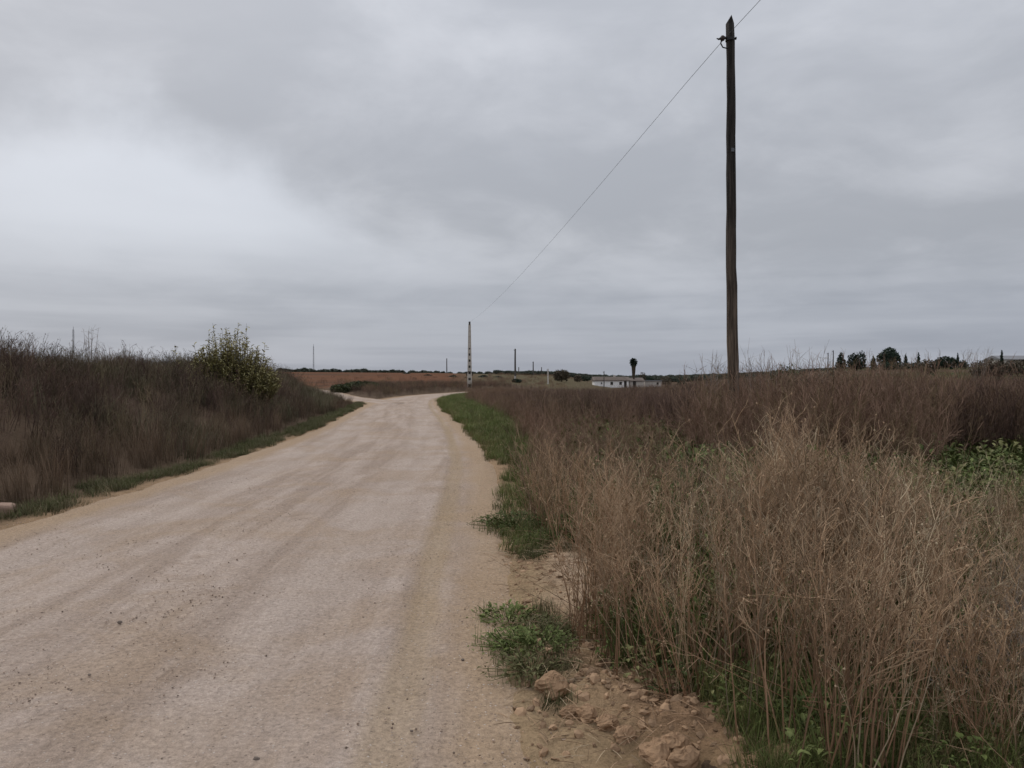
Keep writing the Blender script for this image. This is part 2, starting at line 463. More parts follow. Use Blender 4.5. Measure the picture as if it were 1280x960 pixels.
# ------------------------------------------------------------------ road
def road_mat():
    m, t, b = new_mat('gravel_road')
    a = N(t, 'ShaderNodeAttribute', attribute_name='ruv')            # x: lateral / half width, y: metres along, z: lateral metres
    sp = N(t, 'ShaderNodeSeparateXYZ'); L(t, a.outputs['Vector'], sp.inputs[0])
    g = N(t, 'ShaderNodeTexCoord')
    P = g.outputs['Object']
    cs = N(t, 'ShaderNodeCombineXYZ')
    L(t, sp.outputs[2], cs.inputs[0]); L(t, math_n(t, 'MULTIPLY', sp.outputs[1], 0.09), cs.inputs[1])
    streak = noise(t, cs.outputs[0], 2.6, 5, 0.6, 0.3)
    streak2 = noise(t, cs.outputs[0], 9.0, 4, 0.6, 0.2)
    patch = noise(t, P, 0.8, 5, 0.6, 0.6)
    patch2 = noise(t, P, 3.2, 6, 0.65, 0.5)
    grit = noise(t, P, 38.0, 5, 0.7)
    fine = noise(t, P, 170.0, 2, 0.6)
    c = mixc(t, smooth(t, streak, 0.36, 0.66), (0.335, 0.262, 0.212), (0.45, 0.366, 0.31))
    c = mixc(t, math_n(t, 'MULTIPLY', smooth(t, patch, 0.44, 0.66), 0.6), c, (0.36, 0.265, 0.185))
    c = mixc(t, math_n(t, 'MULTIPLY', smooth(t, patch2, 0.50, 0.70), 0.5), c, (0.30, 0.225, 0.17))
    c = mixc(t, math_n(t, 'MULTIPLY', smooth(t, streak2, 0.5, 0.7), 0.4), c, (0.47, 0.38, 0.315))
    # sandy shoulders, uneven
    la = math_n(t, 'ABSOLUTE', math_n(t, 'ADD', sp.outputs[0], math_n(t, 'MULTIPLY', math_n(t, 'SUBTRACT', patch, 0.5), 0.18)))
    sh = smooth(t, la, 0.80, 0.97)
    c = mixc(t, math_n(t, 'MULTIPLY', sh, 0.8), c, (0.375, 0.27, 0.175))
    # a yellowish rut just inside the right shoulder
    rr = math_n(t, 'ABSOLUTE', math_n(t, 'SUBTRACT', math_n(t, 'ADD', sp.outputs[0], math_n(t, 'MULTIPLY', math_n(t, 'SUBTRACT', streak, 0.5), 0.06)), 0.80))
    c = mixc(t, smooth(t, rr, 0.075, 0.02, 0.0, 0.55), c, (0.34, 0.25, 0.15))
    # worn pale wheel tracks
    w1 = math_n(t, 'ABSOLUTE', math_n(t, 'SUBTRACT', math_n(t, 'ABSOLUTE', math_n(t, 'ADD', sp.outputs[0], 0.03)), 0.52))
    wt = math_n(t, 'MULTIPLY', smooth(t, w1, 0.26, 0.05), smooth(t, patch, 0.35, 0.6, 0.7, 0.25))
    c = mixc(t, wt, c, (0.455, 0.375, 0.32))
    k = math_n(t, 'ADD', math_n(t, 'MULTIPLY', grit, 1.25), 0.24)
    c = vmath(t, 'SCALE', c, scale=k)
    k2 = math_n(t, 'ADD', math_n(t, 'MULTIPLY', fine, 0.9), 0.55)
    c = vmath(t, 'SCALE', c, scale=k2)
    # embedded pebbles
    vo = N(t, 'ShaderNodeTexVoronoi'); L(t, P, vo.inputs['Vector']); vo.inputs['Scale'].default_value = 42
    peb = math_n(t, 'MULTIPLY', smooth(t, vo.outputs['Distance'], 0.30, 0.16), smooth(t, N_col(t, vo), 0.55, 0.60))
    pc = mixc(t, smooth(t, N_col(t, vo, 1), 0.3, 0.7), (0.17, 0.13, 0.105), (0.52, 0.45, 0.40))
    c = mixc(t, math_n(t, 'MULTIPLY', peb, 0.7), c, pc)
    L(t, c, b.inputs['Base Color'])
    h = math_n(t, 'ADD', math_n(t, 'MULTIPLY', grit, 0.5), math_n(t, 'MULTIPLY', fine, 0.2))
    h = math_n(t, 'ADD', h, math_n(t, 'MULTIPLY', patch2, 0.6))
    h = math_n(t, 'ADD', h, math_n(t, 'MULTIPLY', peb, 0.35))
    h = math_n(t, 'ADD', h, math_n(t, 'MULTIPLY', streak2, 0.5))
    add_bump(t, b, h, 0.6, 0.045)
    b.inputs['Roughness'].default_value = 0.95
    b.inputs['Specular IOR Level'].default_value = 0.03
    return m
def N_col(t, vo, ch=0):
    s = N(t, 'ShaderNodeSeparateColor'); L(t, vo.outputs['Color'], s.inputs[0])
    return s.outputs[ch]
M['road'] = road_mat()
def strip(name, P, hwf, mat, ncol, over, lift, near_t=None, sink=0.22):
    seg = np.linalg.norm(np.diff(P, axis=0), axis=1); arc = np.concatenate([[0], np.cumsum(seg)])
    ts = near_t if near_t is not None else np.arange(0, arc[-1], 0.4)
    cx = np.interp(ts, arc, P[:, 0]); cy = np.interp(ts, arc, P[:, 1])
    e = 1.2
    dx = np.interp(ts + e, arc, P[:, 0]) - np.interp(ts - e, arc, P[:, 0]); dy = np.interp(ts + e, arc, P[:, 1]) - np.interp(ts - e, arc, P[:, 1])
    l = np.hypot(dx, dy) + 1e-9; nx, ny = dy / l, -dx / l
    u = np.linspace(-1, 1, ncol)
    hw = hwf(cy)
    S = (hw + over)[:, None] * u[None, :]
    X = cx[:, None] + nx[:, None] * S; Y = cy[:, None] + ny[:, None] * S
    T = np.repeat(ts[:, None], ncol, 1)
    lat = S / hw[:, None]
    Z = height(X, Y, raw=True) * sstep(60, 130, Y) + lift
    Z = Z + 0.035 * (1 - np.clip(np.abs(lat), 0, 1) ** 2)
    Z = Z - 0.022 * np.exp(-((np.abs(lat + 0.03) - 0.52) / 0.14) ** 2) - 0.02 * np.exp(-((lat - 0.80) / 0.05) ** 2)
    Z = Z + 0.05 * (fbm(X, Y, 1.6, 41) - 0.5) + 0.022 * (fbm(X, Y, 0.25, 43) - 0.5) + 0.03 * (fbm(S * 1.0, T * 0.15, 0.5, 44) - 0.5)
    dd = np.abs(S) - hw[:, None]
    Z = Z - sink * sstep(0.05, over, dd + 0.35 * (fbm(X, Y, 0.9, 51) - 0.5))
    return grid_obj(name, X, Y, Z, mat, attrs={'ruv': np.stack([lat, T, S], -1)})
ts = [50.0]
while ts[-1] < 185:
    yy = max(ts[-1] - 60.0, 0)
    ts.append(ts[-1] + (0.05 if yy < 9 else 0.05 + (yy - 9) * 0.012))
tag(strip('road', ROAD, half_w, M['road'], 150, 0.75, 0.02, np.array(ts)), 'pale unpaved gravel road bending away to the right', 'road', kind='structure')
tag(strip('side_track', TRK, lambda y: np.full(np.shape(y), 1.15), M['road'], 24, 0.5, 0.035), 'sandy track turning off to the left before the bend', 'path', kind='structure')

# bare, dug-over soil of the right verge in front (finer sheet than the ground)
vx, vy = np.meshgrid(np.arange(-0.55, 2.6, 0.016), np.arange(2.2, 8.4, 0.02))
vz = height(vx, vy, raw=True)
BERM = np.array([(0.10, 4.55), (0.24, 4.1), (0.42, 3.75), (0.68, 3.45), (0.98, 3.24), (1.2, 3.12)])
bd, _ = polydist(BERM, vx, vy)
vz += 0.06 * np.exp(-(bd / 0.13) ** 2) * (0.2 + 1.5 * fbm(vx, vy, 0.16, 61))
vz += 0.06 * (fbm(vx, vy, 0.3, 63) - 0.45) + 0.03 * (fbm(vx, vy, 0.09, 64, 3) - 0.5) + 0.012
vz += 0.05 * np.maximum(fbm(vx, vy, 0.13, 65) - 0.5, 0) * np.exp(-(bd / 0.3) ** 2) * 2
dr = polydist(ROAD, vx, vy)[0] - half_w(vy)
vz -= 0.18 * sstep(0.12, -0.2, dr + 0.25 * (fbm(vx, vy, 0.4, 66) - 0.5))
m_edge = np.minimum.reduce([vx + 0.55, 2.6 - vx, vy - 2.2, 8.4 - vy])
vz -= 0.25 * sstep(0.35, 0.0, m_edge)
bare = np.exp(-(((vx - 0.38) / 0.36) ** 2 + ((vy - 5.85) / 0.8) ** 2) ** 2)
vz += 0.07 * bare
cc = np.empty(vx.shape + (3,)); cc[...] = (0.255, 0.175, 0.10)
damp = sstep(0.42, 0.62, fbm(vx, vy, 0.5, 67))[..., None]
cc = cc * (1 - damp) + np.array((0.165, 0.112, 0.064)) * damp
cc = cc * (1 - bare[..., None]) + np.array((0.47, 0.35, 0.255)) * bare[..., None]
bl = (np.exp(-(bd / 0.2) ** 2) * 0.8)[..., None]
cc = cc * (1 - bl) + np.array((0.30, 0.19, 0.115)) * bl
sd_ = (sstep(0.75, 0.2, dr + 0.4 * (fbm(vx, vy, 0.5, 68) - 0.5)))[..., None]
cc = cc * (1 - sd_) + np.array((0.30, 0.215, 0.13)) * sd_
tag(grid_obj('bare_soil', vx, vy, vz, M['soil'], cc), 'bare sandy soil of the right verge with a low ridge of dug earth', 'soil', kind='structure')

def soil_z(x, y):
    """height of the top surface, bare soil sheet included"""
    x = np.asarray(x, float); y = np.asarray(y, float); z = height(x, y)
    i = np.clip(((x + 0.55) / 0.016).astype(int), 0, vx.shape[1] - 1); j = np.clip(((y - 2.2) / 0.02).astype(int), 0, vx.shape[0] - 1)
    ins = (x > -0.55) & (x < 2.58) & (y > 2.2) & (y < 8.38)
    return np.where(ins, np.maximum(z, vz[j, i]), z)

# ------------------------------------------------------------------ scattering (for what nobody could count)
_trees = {}
def gn_tree(K):
    if K in _trees: return _trees[K]
    g = bpy.data.node_groups.new('scatter_%d' % K, 'GeometryNodeTree')
    g.interface.new_socket('Geometry', in_out='INPUT', socket_type='NodeSocketGeometry')
    g.interface.new_socket('Geometry', in_out='OUTPUT', socket_type='NodeSocketGeometry')
    gi = g.nodes.new('NodeGroupInput'); go = g.nodes.new('NodeGroupOutput')
    def attr(name, ty):
        n = g.nodes.new('GeometryNodeInputNamedAttribute'); n.data_type = ty
        n.inputs['Name'].default_value = name
        return n.outputs['Attribute']
    pid = attr('pid', 'INT')
    def sel(k):
        c = g.nodes.new('FunctionNodeCompare'); c.data_type = 'INT'; c.operation = 'EQUAL'
        ins = [s for s in c.inputs if s.type == 'INT']
        g.links.new(pid, ins[0]); ins[1].default_value = k
        s = g.nodes.new('GeometryNodeSeparateGeometry'); s.domain = 'POINT'
        g.links.new(gi.outputs[0], s.inputs[0]); g.links.new(c.outputs[0], s.inputs[1])
        return s.outputs[0]
    join = g.nodes.new('GeometryNodeJoinGeometry')
    for k in range(K):
        t = g.nodes.new('GeometryNodeGeometryToInstance')
        g.links.new(sel(k), t.inputs[0]); g.links.new(t.outputs[0], join.inputs[0])
    iop = g.nodes.new('GeometryNodeInstanceOnPoints')
    g.links.new(sel(-1), iop.inputs['Points']); g.links.new(join.outputs[0], iop.inputs['Instance'])
    iop.inputs['Pick Instance'].default_value = True
    g.links.new(attr('vi', 'INT'), iop.inputs['Instance Index'])
    e2r = g.nodes.new('FunctionNodeEulerToRotation')
    g.links.new(attr('rot', 'FLOAT_VECTOR'), e2r.inputs[0]); g.links.new(e2r.outputs[0], iop.inputs['Rotation'])
    g.links.new(attr('scl', 'FLOAT_VECTOR'), iop.inputs['Scale'])
    g.links.new(iop.outputs[0], go.inputs[0])
    _trees[K] = g
    return g
def scatter(name, protos, pts, scl, mats, label, cat, rng, tilt=0.1, vi=None, flat=None):
    n = len(pts); K = len(protos)
    V = []; Fs = []; T = []; Pd = []; MI = []; b = 0
    for k, p in enumerate(protos):
        V += p.v; T += p.t; Pd += [k] * len(p.v); MI += p.m
        Fs += [tuple(i + b for i in f) for f in p.f]; b += len(p.v)
    V += [tuple(q) for q in pts]; T += [0.0] * n; Pd += [-1] * n
    me = bpy.data.meshes.new(name)
    me.from_pydata(V, [], Fs)
    me.polygons.foreach_set('material_index', np.array(MI, np.int32))
    for m in (mats if isinstance(mats, (list, tuple)) else [mats]): me.materials.append(m)
    me.attributes.new('tip', 'FLOAT', 'POINT').data.foreach_set('value', np.array(T, np.float32))
    me.attributes.new('pid', 'INT', 'POINT').data.foreach_set('value', np.array(Pd, np.int32))
    z = np.zeros(b, np.int32)
    me.attributes.new('vi', 'INT', 'POINT').data.foreach_set('value', np.concatenate([z, vi if vi is not None else rng.integers(0, K, n)]).astype(np.int32))
    rot = np.zeros((b + n, 3), np.float32)
    rot[b:, 0] = rng.normal(0, tilt, n); rot[b:, 1] = rng.normal(0, tilt, n); rot[b:, 2] = rng.uniform(0, 2 * math.pi, n)
    me.attributes.new('rot', 'FLOAT_VECTOR', 'POINT').data.foreach_set('vector', rot.ravel())
    s3 = np.ones((b + n, 3), np.float32)
    sa = np.asarray(scl, np.float32)
    s3[b:] = sa[:, None] if sa.ndim == 1 else sa
    me.attributes.new('scl', 'FLOAT_VECTOR', 'POINT').data.foreach_set('vector', s3.ravel())
    o = bpy.data.objects.new(name, me); COL.objects.link(o)
    md = o.modifiers.new('scatter', 'NODES'); md.node_group = gn_tree(K)
    return tag(o, label, cat, kind='stuff')
RNG = np.random.default_rng(7)
def on_ground(x, y, lift=0.0):
    return np.stack([x, y, soil_z(x, y) + lift], 1)
def sample(n, x0, x1, y0, y1, dens, by_depth=False):
    """rejection sampling of dens(x, y) in 0..1"""
    if by_depth:       # even over screen rather than over ground
        y = np.exp(RNG.uniform(math.log(y0), math.log(y1), n)); x = RNG.uniform(x0, x1, n) * y
    else:
        x = RNG.uniform(x0, x1, n); y = RNG.uniform(y0, y1, n)
    k = RNG.uniform(0, 1, n) < dens(x, y)
    return x[k], y[k]
def in_view(x, y, m=0.12):
    return (np.abs(x) < (0.667 + m) * y + 0.8) & (y > 1.8)

# --- plant prototypes
def stem_path(r, h, lean, n=6, wob=0.03, base=(0, 0, 0)):
    a = r.uniform(0, 2 * math.pi); p = np.array(base, float); d = np.array((math.cos(a) * lean, math.sin(a) * lean, 1.0)); d /= np.linalg.norm(d)
    out = [p.copy()]
    for i in range(n):
        d = d + np.array((r.gauss(0, wob), r.gauss(0, wob), 0)); d /= np.linalg.norm(d)
        p = p + d * h / n; out.append(p.copy())
    return out
def weed(seed, stems, h, spread, r0, nb, sides=3, lean=0.12, twigs=2, seg=6, bstart=0.35, blen=0.32, seeds=0):
    r = random.Random(seed); mb = MB()
    for s in range(stems):
        a = r.uniform(0, 6.283); q = spread * math.sqrt(r.random())
        hh = h * r.uniform(0.65, 1.1)
        P = stem_path(r, hh, abs(r.gauss(0, lean)), seg, 0.05, (q * math.cos(a), q * math.sin(a), -0.03))
        if r.random() < 0.08:          # a snapped stem
            k = r.randint(2, seg - 1); a2 = r.uniform(0, 6.283)
            for i in range(k + 1, seg + 1):
                P[i] = P[i - 1] + np.array((math.cos(a2), math.sin(a2), r.uniform(-0.25, 0.3))) * hh / seg
        mb.tube(P, [r0 * (1 - 0.72 * i / seg) for i in range(seg + 1)], sides, [0.75 * i / seg for i in range(seg + 1)], cap=False)
        for b in range(nb):
            u = bstart + (0.98 - bstart) * (b + r.random()) / nb
            i = min(int(u * seg), seg - 1); f = u * seg - i
            p0 = P[i] * (1 - f) + P[i + 1] * f
            ax = P[i + 1] - P[i]; ax = ax / np.linalg.norm(ax)
            ang = r.uniform(0, 6.283); el = r.uniform(0.45, 1.0)
            d = np.array((math.cos(ang) * el, math.sin(ang) * el, 0)) + ax
            d /= np.linalg.norm(d)
            ln = blen * hh * r.uniform(0.4, 1.0) * (1.15 - 0.5 * u)
            Q = [p0]
            for j in range(3):
                d = d + np.array((r.gauss(0, 0.16), r.gauss(0, 0.16), r.gauss(0.05, 0.14))); d /= np.linalg.norm(d)
                Q.append(Q[-1] + d * ln / 3)
            mb.tube(Q, [r0 * 0.5, r0 * 0.4, r0 * 0.3, r0 * 0.15], sides, [0.5 * u + 0.1, 0.7, 0.85, 1.0], cap=False)
            for w in range(twigs):
                j = r.randint(1, 2)
                d2 = d + np.array((r.gauss(0, 0.5), r.gauss(0, 0.5), r.gauss(0.1, 0.35))); d2 /= np.linalg.norm(d2)
                l2 = ln * r.uniform(0.25, 0.55)
                e = Q[j] + d2 * l2
                mid = (Q[j] + e) / 2 + np.array((r.gauss(0, 0.01), r.gauss(0, 0.01), 0.01))
                mb.tube([Q[j], mid, e], [r0 * 0.33, r0 * 0.25, r0 * 0.14], sides, [0.8, 0.9, 1.0], cap=False)
                if seeds and r.random() < seeds:
                    s_ = r0 * 1.6
                    mb.add([e + np.array(c) * s_ for c in ((1, 0, 0), (-1, 0, 0), (0, 1, 0), (0, -1, 0), (0, 0, 1.4), (0, 0, -1.4))],
                           [(0, 2, 4), (2, 1, 4), (1, 3, 4), (3, 0, 4), (2, 0, 5), (1, 2, 5), (3, 1, 5), (0, 3, 5)], 0.8)
    return mb
def tuft(seed, blades, h, spread, w, bend=0.5, seg=3):
    r = random.Random(seed); mb = MB()
    for i in range(blades):
        a = r.uniform(0, 6.283); q = spread * math.sqrt(r.random()); az = r.uniform(0, 6.283)
        hh = h * r.uniform(0.45, 1.1); bn = bend * r.uniform(0.2, 1.3)
        p = np.array((q * math.cos(a), q * math.sin(a), -0.01)); el = 1.45
        dirh = np.array((math.cos(az), math.sin(az), 0)); sd = np.array((-math.sin(az), math.cos(az), 0))
        vs = []; ts_ = []
        for s in range(seg + 1):
            ww = w * (1 - 0.85 * s / seg) * 0.5
            vs += [p - sd * ww, p + sd * ww]; ts_ += [s / seg] * 2
            p = p + (dirh * math.cos(el) + np.array((0, 0, 1)) * math.sin(el)) * hh / seg
            el -= bn * (0.6 + 0.5 * s)
        mb.add(vs, [(2 * s, 2 * s + 1, 2 * s + 3, 2 * s + 2) for s in range(seg)], ts_)
    return mb
def leaf(mb, p, d, ln, w, r, fold=0.25, tip=None, droop=0.3):
    """ovate leaf: base p, direction d, folded along the midrib"""
    d = np.array(d, float); d /= np.linalg.norm(d)
    sd = np.cross(d, (0, 0, 1.0)); l_ = np.linalg.norm(sd)
    sd = sd / l_ if l_ > 1e-3 else np.array((1.0, 0, 0))
    up = np.cross(sd, d)
    t0 = r.uniform(0.0, 0.5) if tip is None else tip
    c1 = p + d * ln * 0.4 + up * 0.02 * ln; c2 = p + d * ln * 0.75 - np.array((0, 0, droop * ln * 0.15)); e = p + d * ln - np.array((0, 0, droop * ln * 0.4))
    vs = [p, c1, c2, e, c1 + sd * w * .5 + up * w * fold, c2 + sd * w * .36 + up * w * fold, c1 - sd * w * .5 + up * w * fold, c2 - sd * w * .36 + up * w * fold]
    mb.add(vs, [(0, 4, 1), (1, 4, 5, 2), (2, 5, 3), (0, 1, 6), (1, 2, 7, 6), (2, 3, 7)], [t0, t0 + .2, t0 + .3, t0 + .4, t0 + .35, t0 + .45, t0 + .35, t0 + .45])
def herb(seed, leaves, h, spread, ll, lw):
    r = random.Random(seed); mb = MB()
    for i in range(leaves):
        a = r.uniform(0, 6.283); q = spread * math.sqrt(r.random())
        z = h * r.uniform(0.05, 1.0) * (1 - 0.5 * (q / spread) ** 2)
        p = np.array((q * math.cos(a), q * math.sin(a), z))
        az = a + r.gauss(0, 0.9); el = r.uniform(-0.3, 0.9)
        leaf(mb, p, (math.cos(az) * math.cos(el), math.sin(az) * math.cos(el), math.sin(el)), ll * r.uniform(0.6, 1.25), lw * r.uniform(0.7, 1.2), r)
        if i % 3 == 0:
            mb.tube([(p[0] * 0.4, p[1] * 0.4, 0), p], [0.003, 0.0015], 3, [0.3, 0.5], cap=False)
    return mb

# ------------------------------------------------------------------ vegetation: the masses
def left_edge(y):     # where the weeds of the right-hand side begin
    return np.interp(y, [2.5, 3.3, 3.8, 4.5, 5.3, 6.3, 7, 8, 9, 11, 14.6, 20, 25, 30, 38, 46, 56, 64, 72, 80, 90],
                     [1.10, 0.88, 0.58, 0.40, 0.74, 0.78, 0.45, 0.30, 0.30, 0.35, 0.38, 0.10, -0.25, -0.85, -1.85, -2.85, -3.2, -2.2, 0.2, 3.5, 9])
def front_dark(x):    # front of the dark stand
    return np.interp(x, [0, 2.5, 4.5, 6, 9, 14], [17.5, 16.5, 13.5, 11.6, 12.0, 12.5])
# near tan stand
def dens_near(x, y):
    j = 0.25 * (fbm(x, y, 0.7, 71) - 0.5)
    ok = (x > left_edge(y) + j) & (y > 2.55 + 0.4 * vnoise(x, y, 0.5, 72)) & (y < 6.3 + 0.8 * vnoise(x, y, 1.2, 73)) & in_view(x, y, 0.25)
    return ok * np.maximum(0.10 + 1.0 * sstep(0.40, 0.54, fbm(x, y, 0.7, 74)), 1.0 * sstep(4.2, 3.5, y))
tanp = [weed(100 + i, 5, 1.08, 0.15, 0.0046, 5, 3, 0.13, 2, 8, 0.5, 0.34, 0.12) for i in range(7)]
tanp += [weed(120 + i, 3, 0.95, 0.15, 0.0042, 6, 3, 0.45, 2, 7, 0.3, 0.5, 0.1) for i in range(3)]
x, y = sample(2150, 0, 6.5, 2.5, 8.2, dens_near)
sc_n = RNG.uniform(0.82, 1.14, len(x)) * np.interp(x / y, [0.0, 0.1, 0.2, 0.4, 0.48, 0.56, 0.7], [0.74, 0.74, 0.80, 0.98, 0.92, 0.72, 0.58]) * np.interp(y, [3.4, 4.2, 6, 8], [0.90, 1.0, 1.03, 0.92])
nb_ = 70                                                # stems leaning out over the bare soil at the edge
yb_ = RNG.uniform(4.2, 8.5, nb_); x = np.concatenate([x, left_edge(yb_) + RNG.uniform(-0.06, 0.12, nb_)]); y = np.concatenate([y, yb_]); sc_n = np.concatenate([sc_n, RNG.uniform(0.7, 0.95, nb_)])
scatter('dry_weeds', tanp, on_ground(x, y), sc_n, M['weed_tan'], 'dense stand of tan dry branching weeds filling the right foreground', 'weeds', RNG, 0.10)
strawp = [weed(170 + i, 3, 1.05, 0.16, 0.0030, 3, 3, 0.22, 1, 6, 0.6, 0.22, 0.9) for i in range(5)]
x, y = sample(620, 0.2, 6.0, 2.7, 9.5, lambda x, y: (x > left_edge(y) + 0.05) * in_view(x, y, 0.2) * sstep(0.35, 0.55, fbm(x, y, 1.4, 70)))
M['straw'] = veg_mat('pale_straw', (0.36, 0.27, 0.165), (0.47, 0.375, 0.25), 0.3)
scatter('straw_stalks', strawp, on_ground(x, y), RNG.uniform(0.55, 0.95, len(x)) * np.interp(y, [6, 8], [1, 0.75]), M['straw'], 'pale straw stalks with small seed heads among the tan weeds', 'weeds', RNG, 0.16)
x, y = sample(170, 0.3, 5.0, 2.9, 7.5, lambda x, y: (x > left_edge(y) + 0.0) * in_view(x, y, 0.2) * 1.0)
scatter('fallen_stalks', strawp, on_ground(x, y, 0.15), RNG.uniform(0.5, 0.9, len(x)), M['weed_tan'], 'bent and fallen dry stalks lying across the tan weeds', 'weeds', RNG, 0.85)
# strip of the same weeds along the verge, farther on
def dens_strip(x, y):
    e = left_edge(y)
    return ((x > e + 0.4 * (fbm(x, y, 1.0, 75) - 0.5)) & (x < e + np.interp(y, [7, 12, 20, 60], [1.6, 2.0, 3.0, 5.0])) & (y > 7)) * 0.9
x, y = sample(5200, -4, 6, 7.0, 60, dens_strip)
stripp = [weed(140 + i, 6, 1.0, 0.2, 0.0042, 6, 3, 0.16, 2, 5, 0.3, 0.36) for i in range(5)]
scatter('verge_weeds', stripp, on_ground(x, y), RNG.uniform(0.75, 1.1, len(x)) * np.interp(y, [7, 12, 20, 30, 60], [0.98, 1.0, 0.88, 0.72, 0.68]), M['weed_mid'],
        'reddish brown dry weeds edging the right side of the road up to the bend', 'weeds', RNG, 0.12)
# grey tangle bottom right
x, y = sample(45, 2.0, 3.4, 3.0, 4.4, lambda x, y: (x / y > 0.62) * 1.0)
scatter('dry_tangle', [weed(160 + i, 4, 0.75, 0.14, 0.0022, 10, 3, 0.5, 3, 6, 0.15, 0.6) for i in range(3)], on_ground(x, y), RNG.uniform(0.7, 1.1, len(x)), M['weed_grey'],
        'grey tangle of thin dry twigs at the right edge of the foreground', 'weeds', RNG, 0.35)
# medium stand round the big pole
def dens_pole(x, y):
    return ((y > 9.6 + 1.0 * fbm(x, y, 1.5, 76)) & (y < 15.5) & (x > 0.235 * y) & (x < 8.5) & (x > left_edge(y))) * (0.3 + 0.7 * sstep(0.35, 0.6, fbm(x, y, 1.3, 77))) * np.where(y < 12, sstep(2.6, 3.8, x) * sstep(6.2, 5.2, x), 1)
x, y = sample(1900, 1, 8.5, 9.5, 16, dens_pole)
scatter('tall_weeds', stripp, on_ground(x, y), RNG.uniform(1.05, 1.55, len(x)) * np.interp(y, [9.5, 12, 16], [0.85, 1.08, 1.15]), M['weed_mid'],
        'tall brown dry weeds standing round the foot of the wooden pole', 'weeds', RNG, 0.10)
# dark stand behind
def dens_dark(x, y):
    f = front_dark(x) + 1.2 * (fbm(x, y, 2.0, 78) - 0.5)
    return ((y > f) & (x > left_edge(y) + 0.6) & in_view(x, y, 0.1)) * (0.55 + 0.5 * fbm(x, y, 3.0, 79)) * sstep(110, 55, y)
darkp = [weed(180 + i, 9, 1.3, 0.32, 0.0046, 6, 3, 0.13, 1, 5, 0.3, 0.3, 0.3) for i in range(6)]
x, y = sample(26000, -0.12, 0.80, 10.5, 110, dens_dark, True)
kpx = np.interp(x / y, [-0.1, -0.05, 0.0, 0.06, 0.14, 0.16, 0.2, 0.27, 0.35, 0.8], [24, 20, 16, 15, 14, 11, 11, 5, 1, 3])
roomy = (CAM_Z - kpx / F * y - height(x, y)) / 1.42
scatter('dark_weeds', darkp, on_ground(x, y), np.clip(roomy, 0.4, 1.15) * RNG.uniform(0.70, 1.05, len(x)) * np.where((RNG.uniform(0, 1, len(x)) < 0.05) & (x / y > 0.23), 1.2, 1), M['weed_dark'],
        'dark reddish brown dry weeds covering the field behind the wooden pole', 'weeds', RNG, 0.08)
# far scrub mats
matp = [weed(200 + i, 26, 1.2, 1.3, 0.012, 5, 3, 0.25, 1, 4, 0.2, 0.35) for i in range(4)]
def dens_far(x, y):
    a = x / y
    s, _ = polydist(ROAD, x, y); td, _ = polydist(TRK, x, y)
    red = (a < -0.03) & (y > 92) & (s < 0)
    green = (a > 0.40) & (y > 105)
    return (np.abs(s) - half_w(y) > 1.8) * (np.abs(td) > 2.6) * np.where(red, 0.5 * sstep(-0.36, -0.1, a) * (y < 170), 1.0) * np.where(green, 0.3, 1.0) * np.where((a > 0.07) & (a < 0.25) & (y > 95) & (y < 215), 0.0, 1.0) * (0.35 + 0.65 * sstep(0.4, 0.62, fbm(x, y, 25, 81)))
x, y = sample(9000, -0.5, 0.8, 60, 420, dens_far, True)
k = ~((x < -3) & (y < 62)); x, y = x[k], y[k]
scatter('far_scrub', matp, on_ground(x, y), RNG.uniform(0.3, 0.62, len(x)), M['weed_mid'], 'low brown scrub on the far fields beyond the bend', 'scrub', RNG, 0.05)
# scrub on the outer side of the bend
def dens_bend(x, y):
    s, _ = polydist(ROAD, x, y); td, _ = polydist(TRK, x, y)
    return ((s < 0) & (-s - half_w(y) > 0.7) & (np.abs(td) > 1.9) & (y > 47) & (x > -40) & (-s < 15) & ((td > 0) | (y < 62))) * sstep(100, 86, y) * (x < 12)
x, y = sample(9000, -36, 12, 46, 100, dens_bend)
scatter('bend_scrub', darkp, on_ground(x, y), RNG.uniform(0.35, 0.62, len(x)), M['weed_bank'], 'dark brown scrub on the outer side of the bend', 'scrub', RNG, 0.08)
# left bank
def dens_bank(x, y):
    s, _ = polydist(ROAD, x, y); td, _ = polydist(TRK, x, y); d = -s - half_w(y)
    hole = np.exp(-(((x + 7.6) / 0.7) ** 2 + ((y - 15.8) / 0.8) ** 2))
    return ((d > 1.1 + 0.7 * (fbm(x, y, 1.4, 84) - 0.5)) & (d < 16) & (np.abs(td) > 1.8) & (y < 62) & ((td < 0) | (y < 46))) * (0.25 + 0.8 * sstep(0.36, 0.6, fbm(x, y, 1.3, 85))) * (1 - 0.95 * hole) * (x < -1) * in_view(x, y, 0.25)
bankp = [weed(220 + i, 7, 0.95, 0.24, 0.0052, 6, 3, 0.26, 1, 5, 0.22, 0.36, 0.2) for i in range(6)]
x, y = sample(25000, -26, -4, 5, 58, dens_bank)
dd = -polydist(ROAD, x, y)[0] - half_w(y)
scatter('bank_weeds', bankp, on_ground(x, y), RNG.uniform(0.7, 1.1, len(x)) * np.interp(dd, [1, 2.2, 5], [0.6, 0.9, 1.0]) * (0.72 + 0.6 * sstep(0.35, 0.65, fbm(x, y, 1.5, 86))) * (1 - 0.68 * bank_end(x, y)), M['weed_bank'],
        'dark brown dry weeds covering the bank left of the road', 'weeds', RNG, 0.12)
olv = [tuft(240 + i, 46, 0.62, 0.25, 0.008, 0.45) for i in range(4)]
x, y = sample(14000, -24, -5, 5, 50, lambda x, y: dens_bank(x, y) * (1 - 0.8 * bank_end(x, y)) * sstep(0.42, 0.58, fbm(x, y, 3.2, 87)))
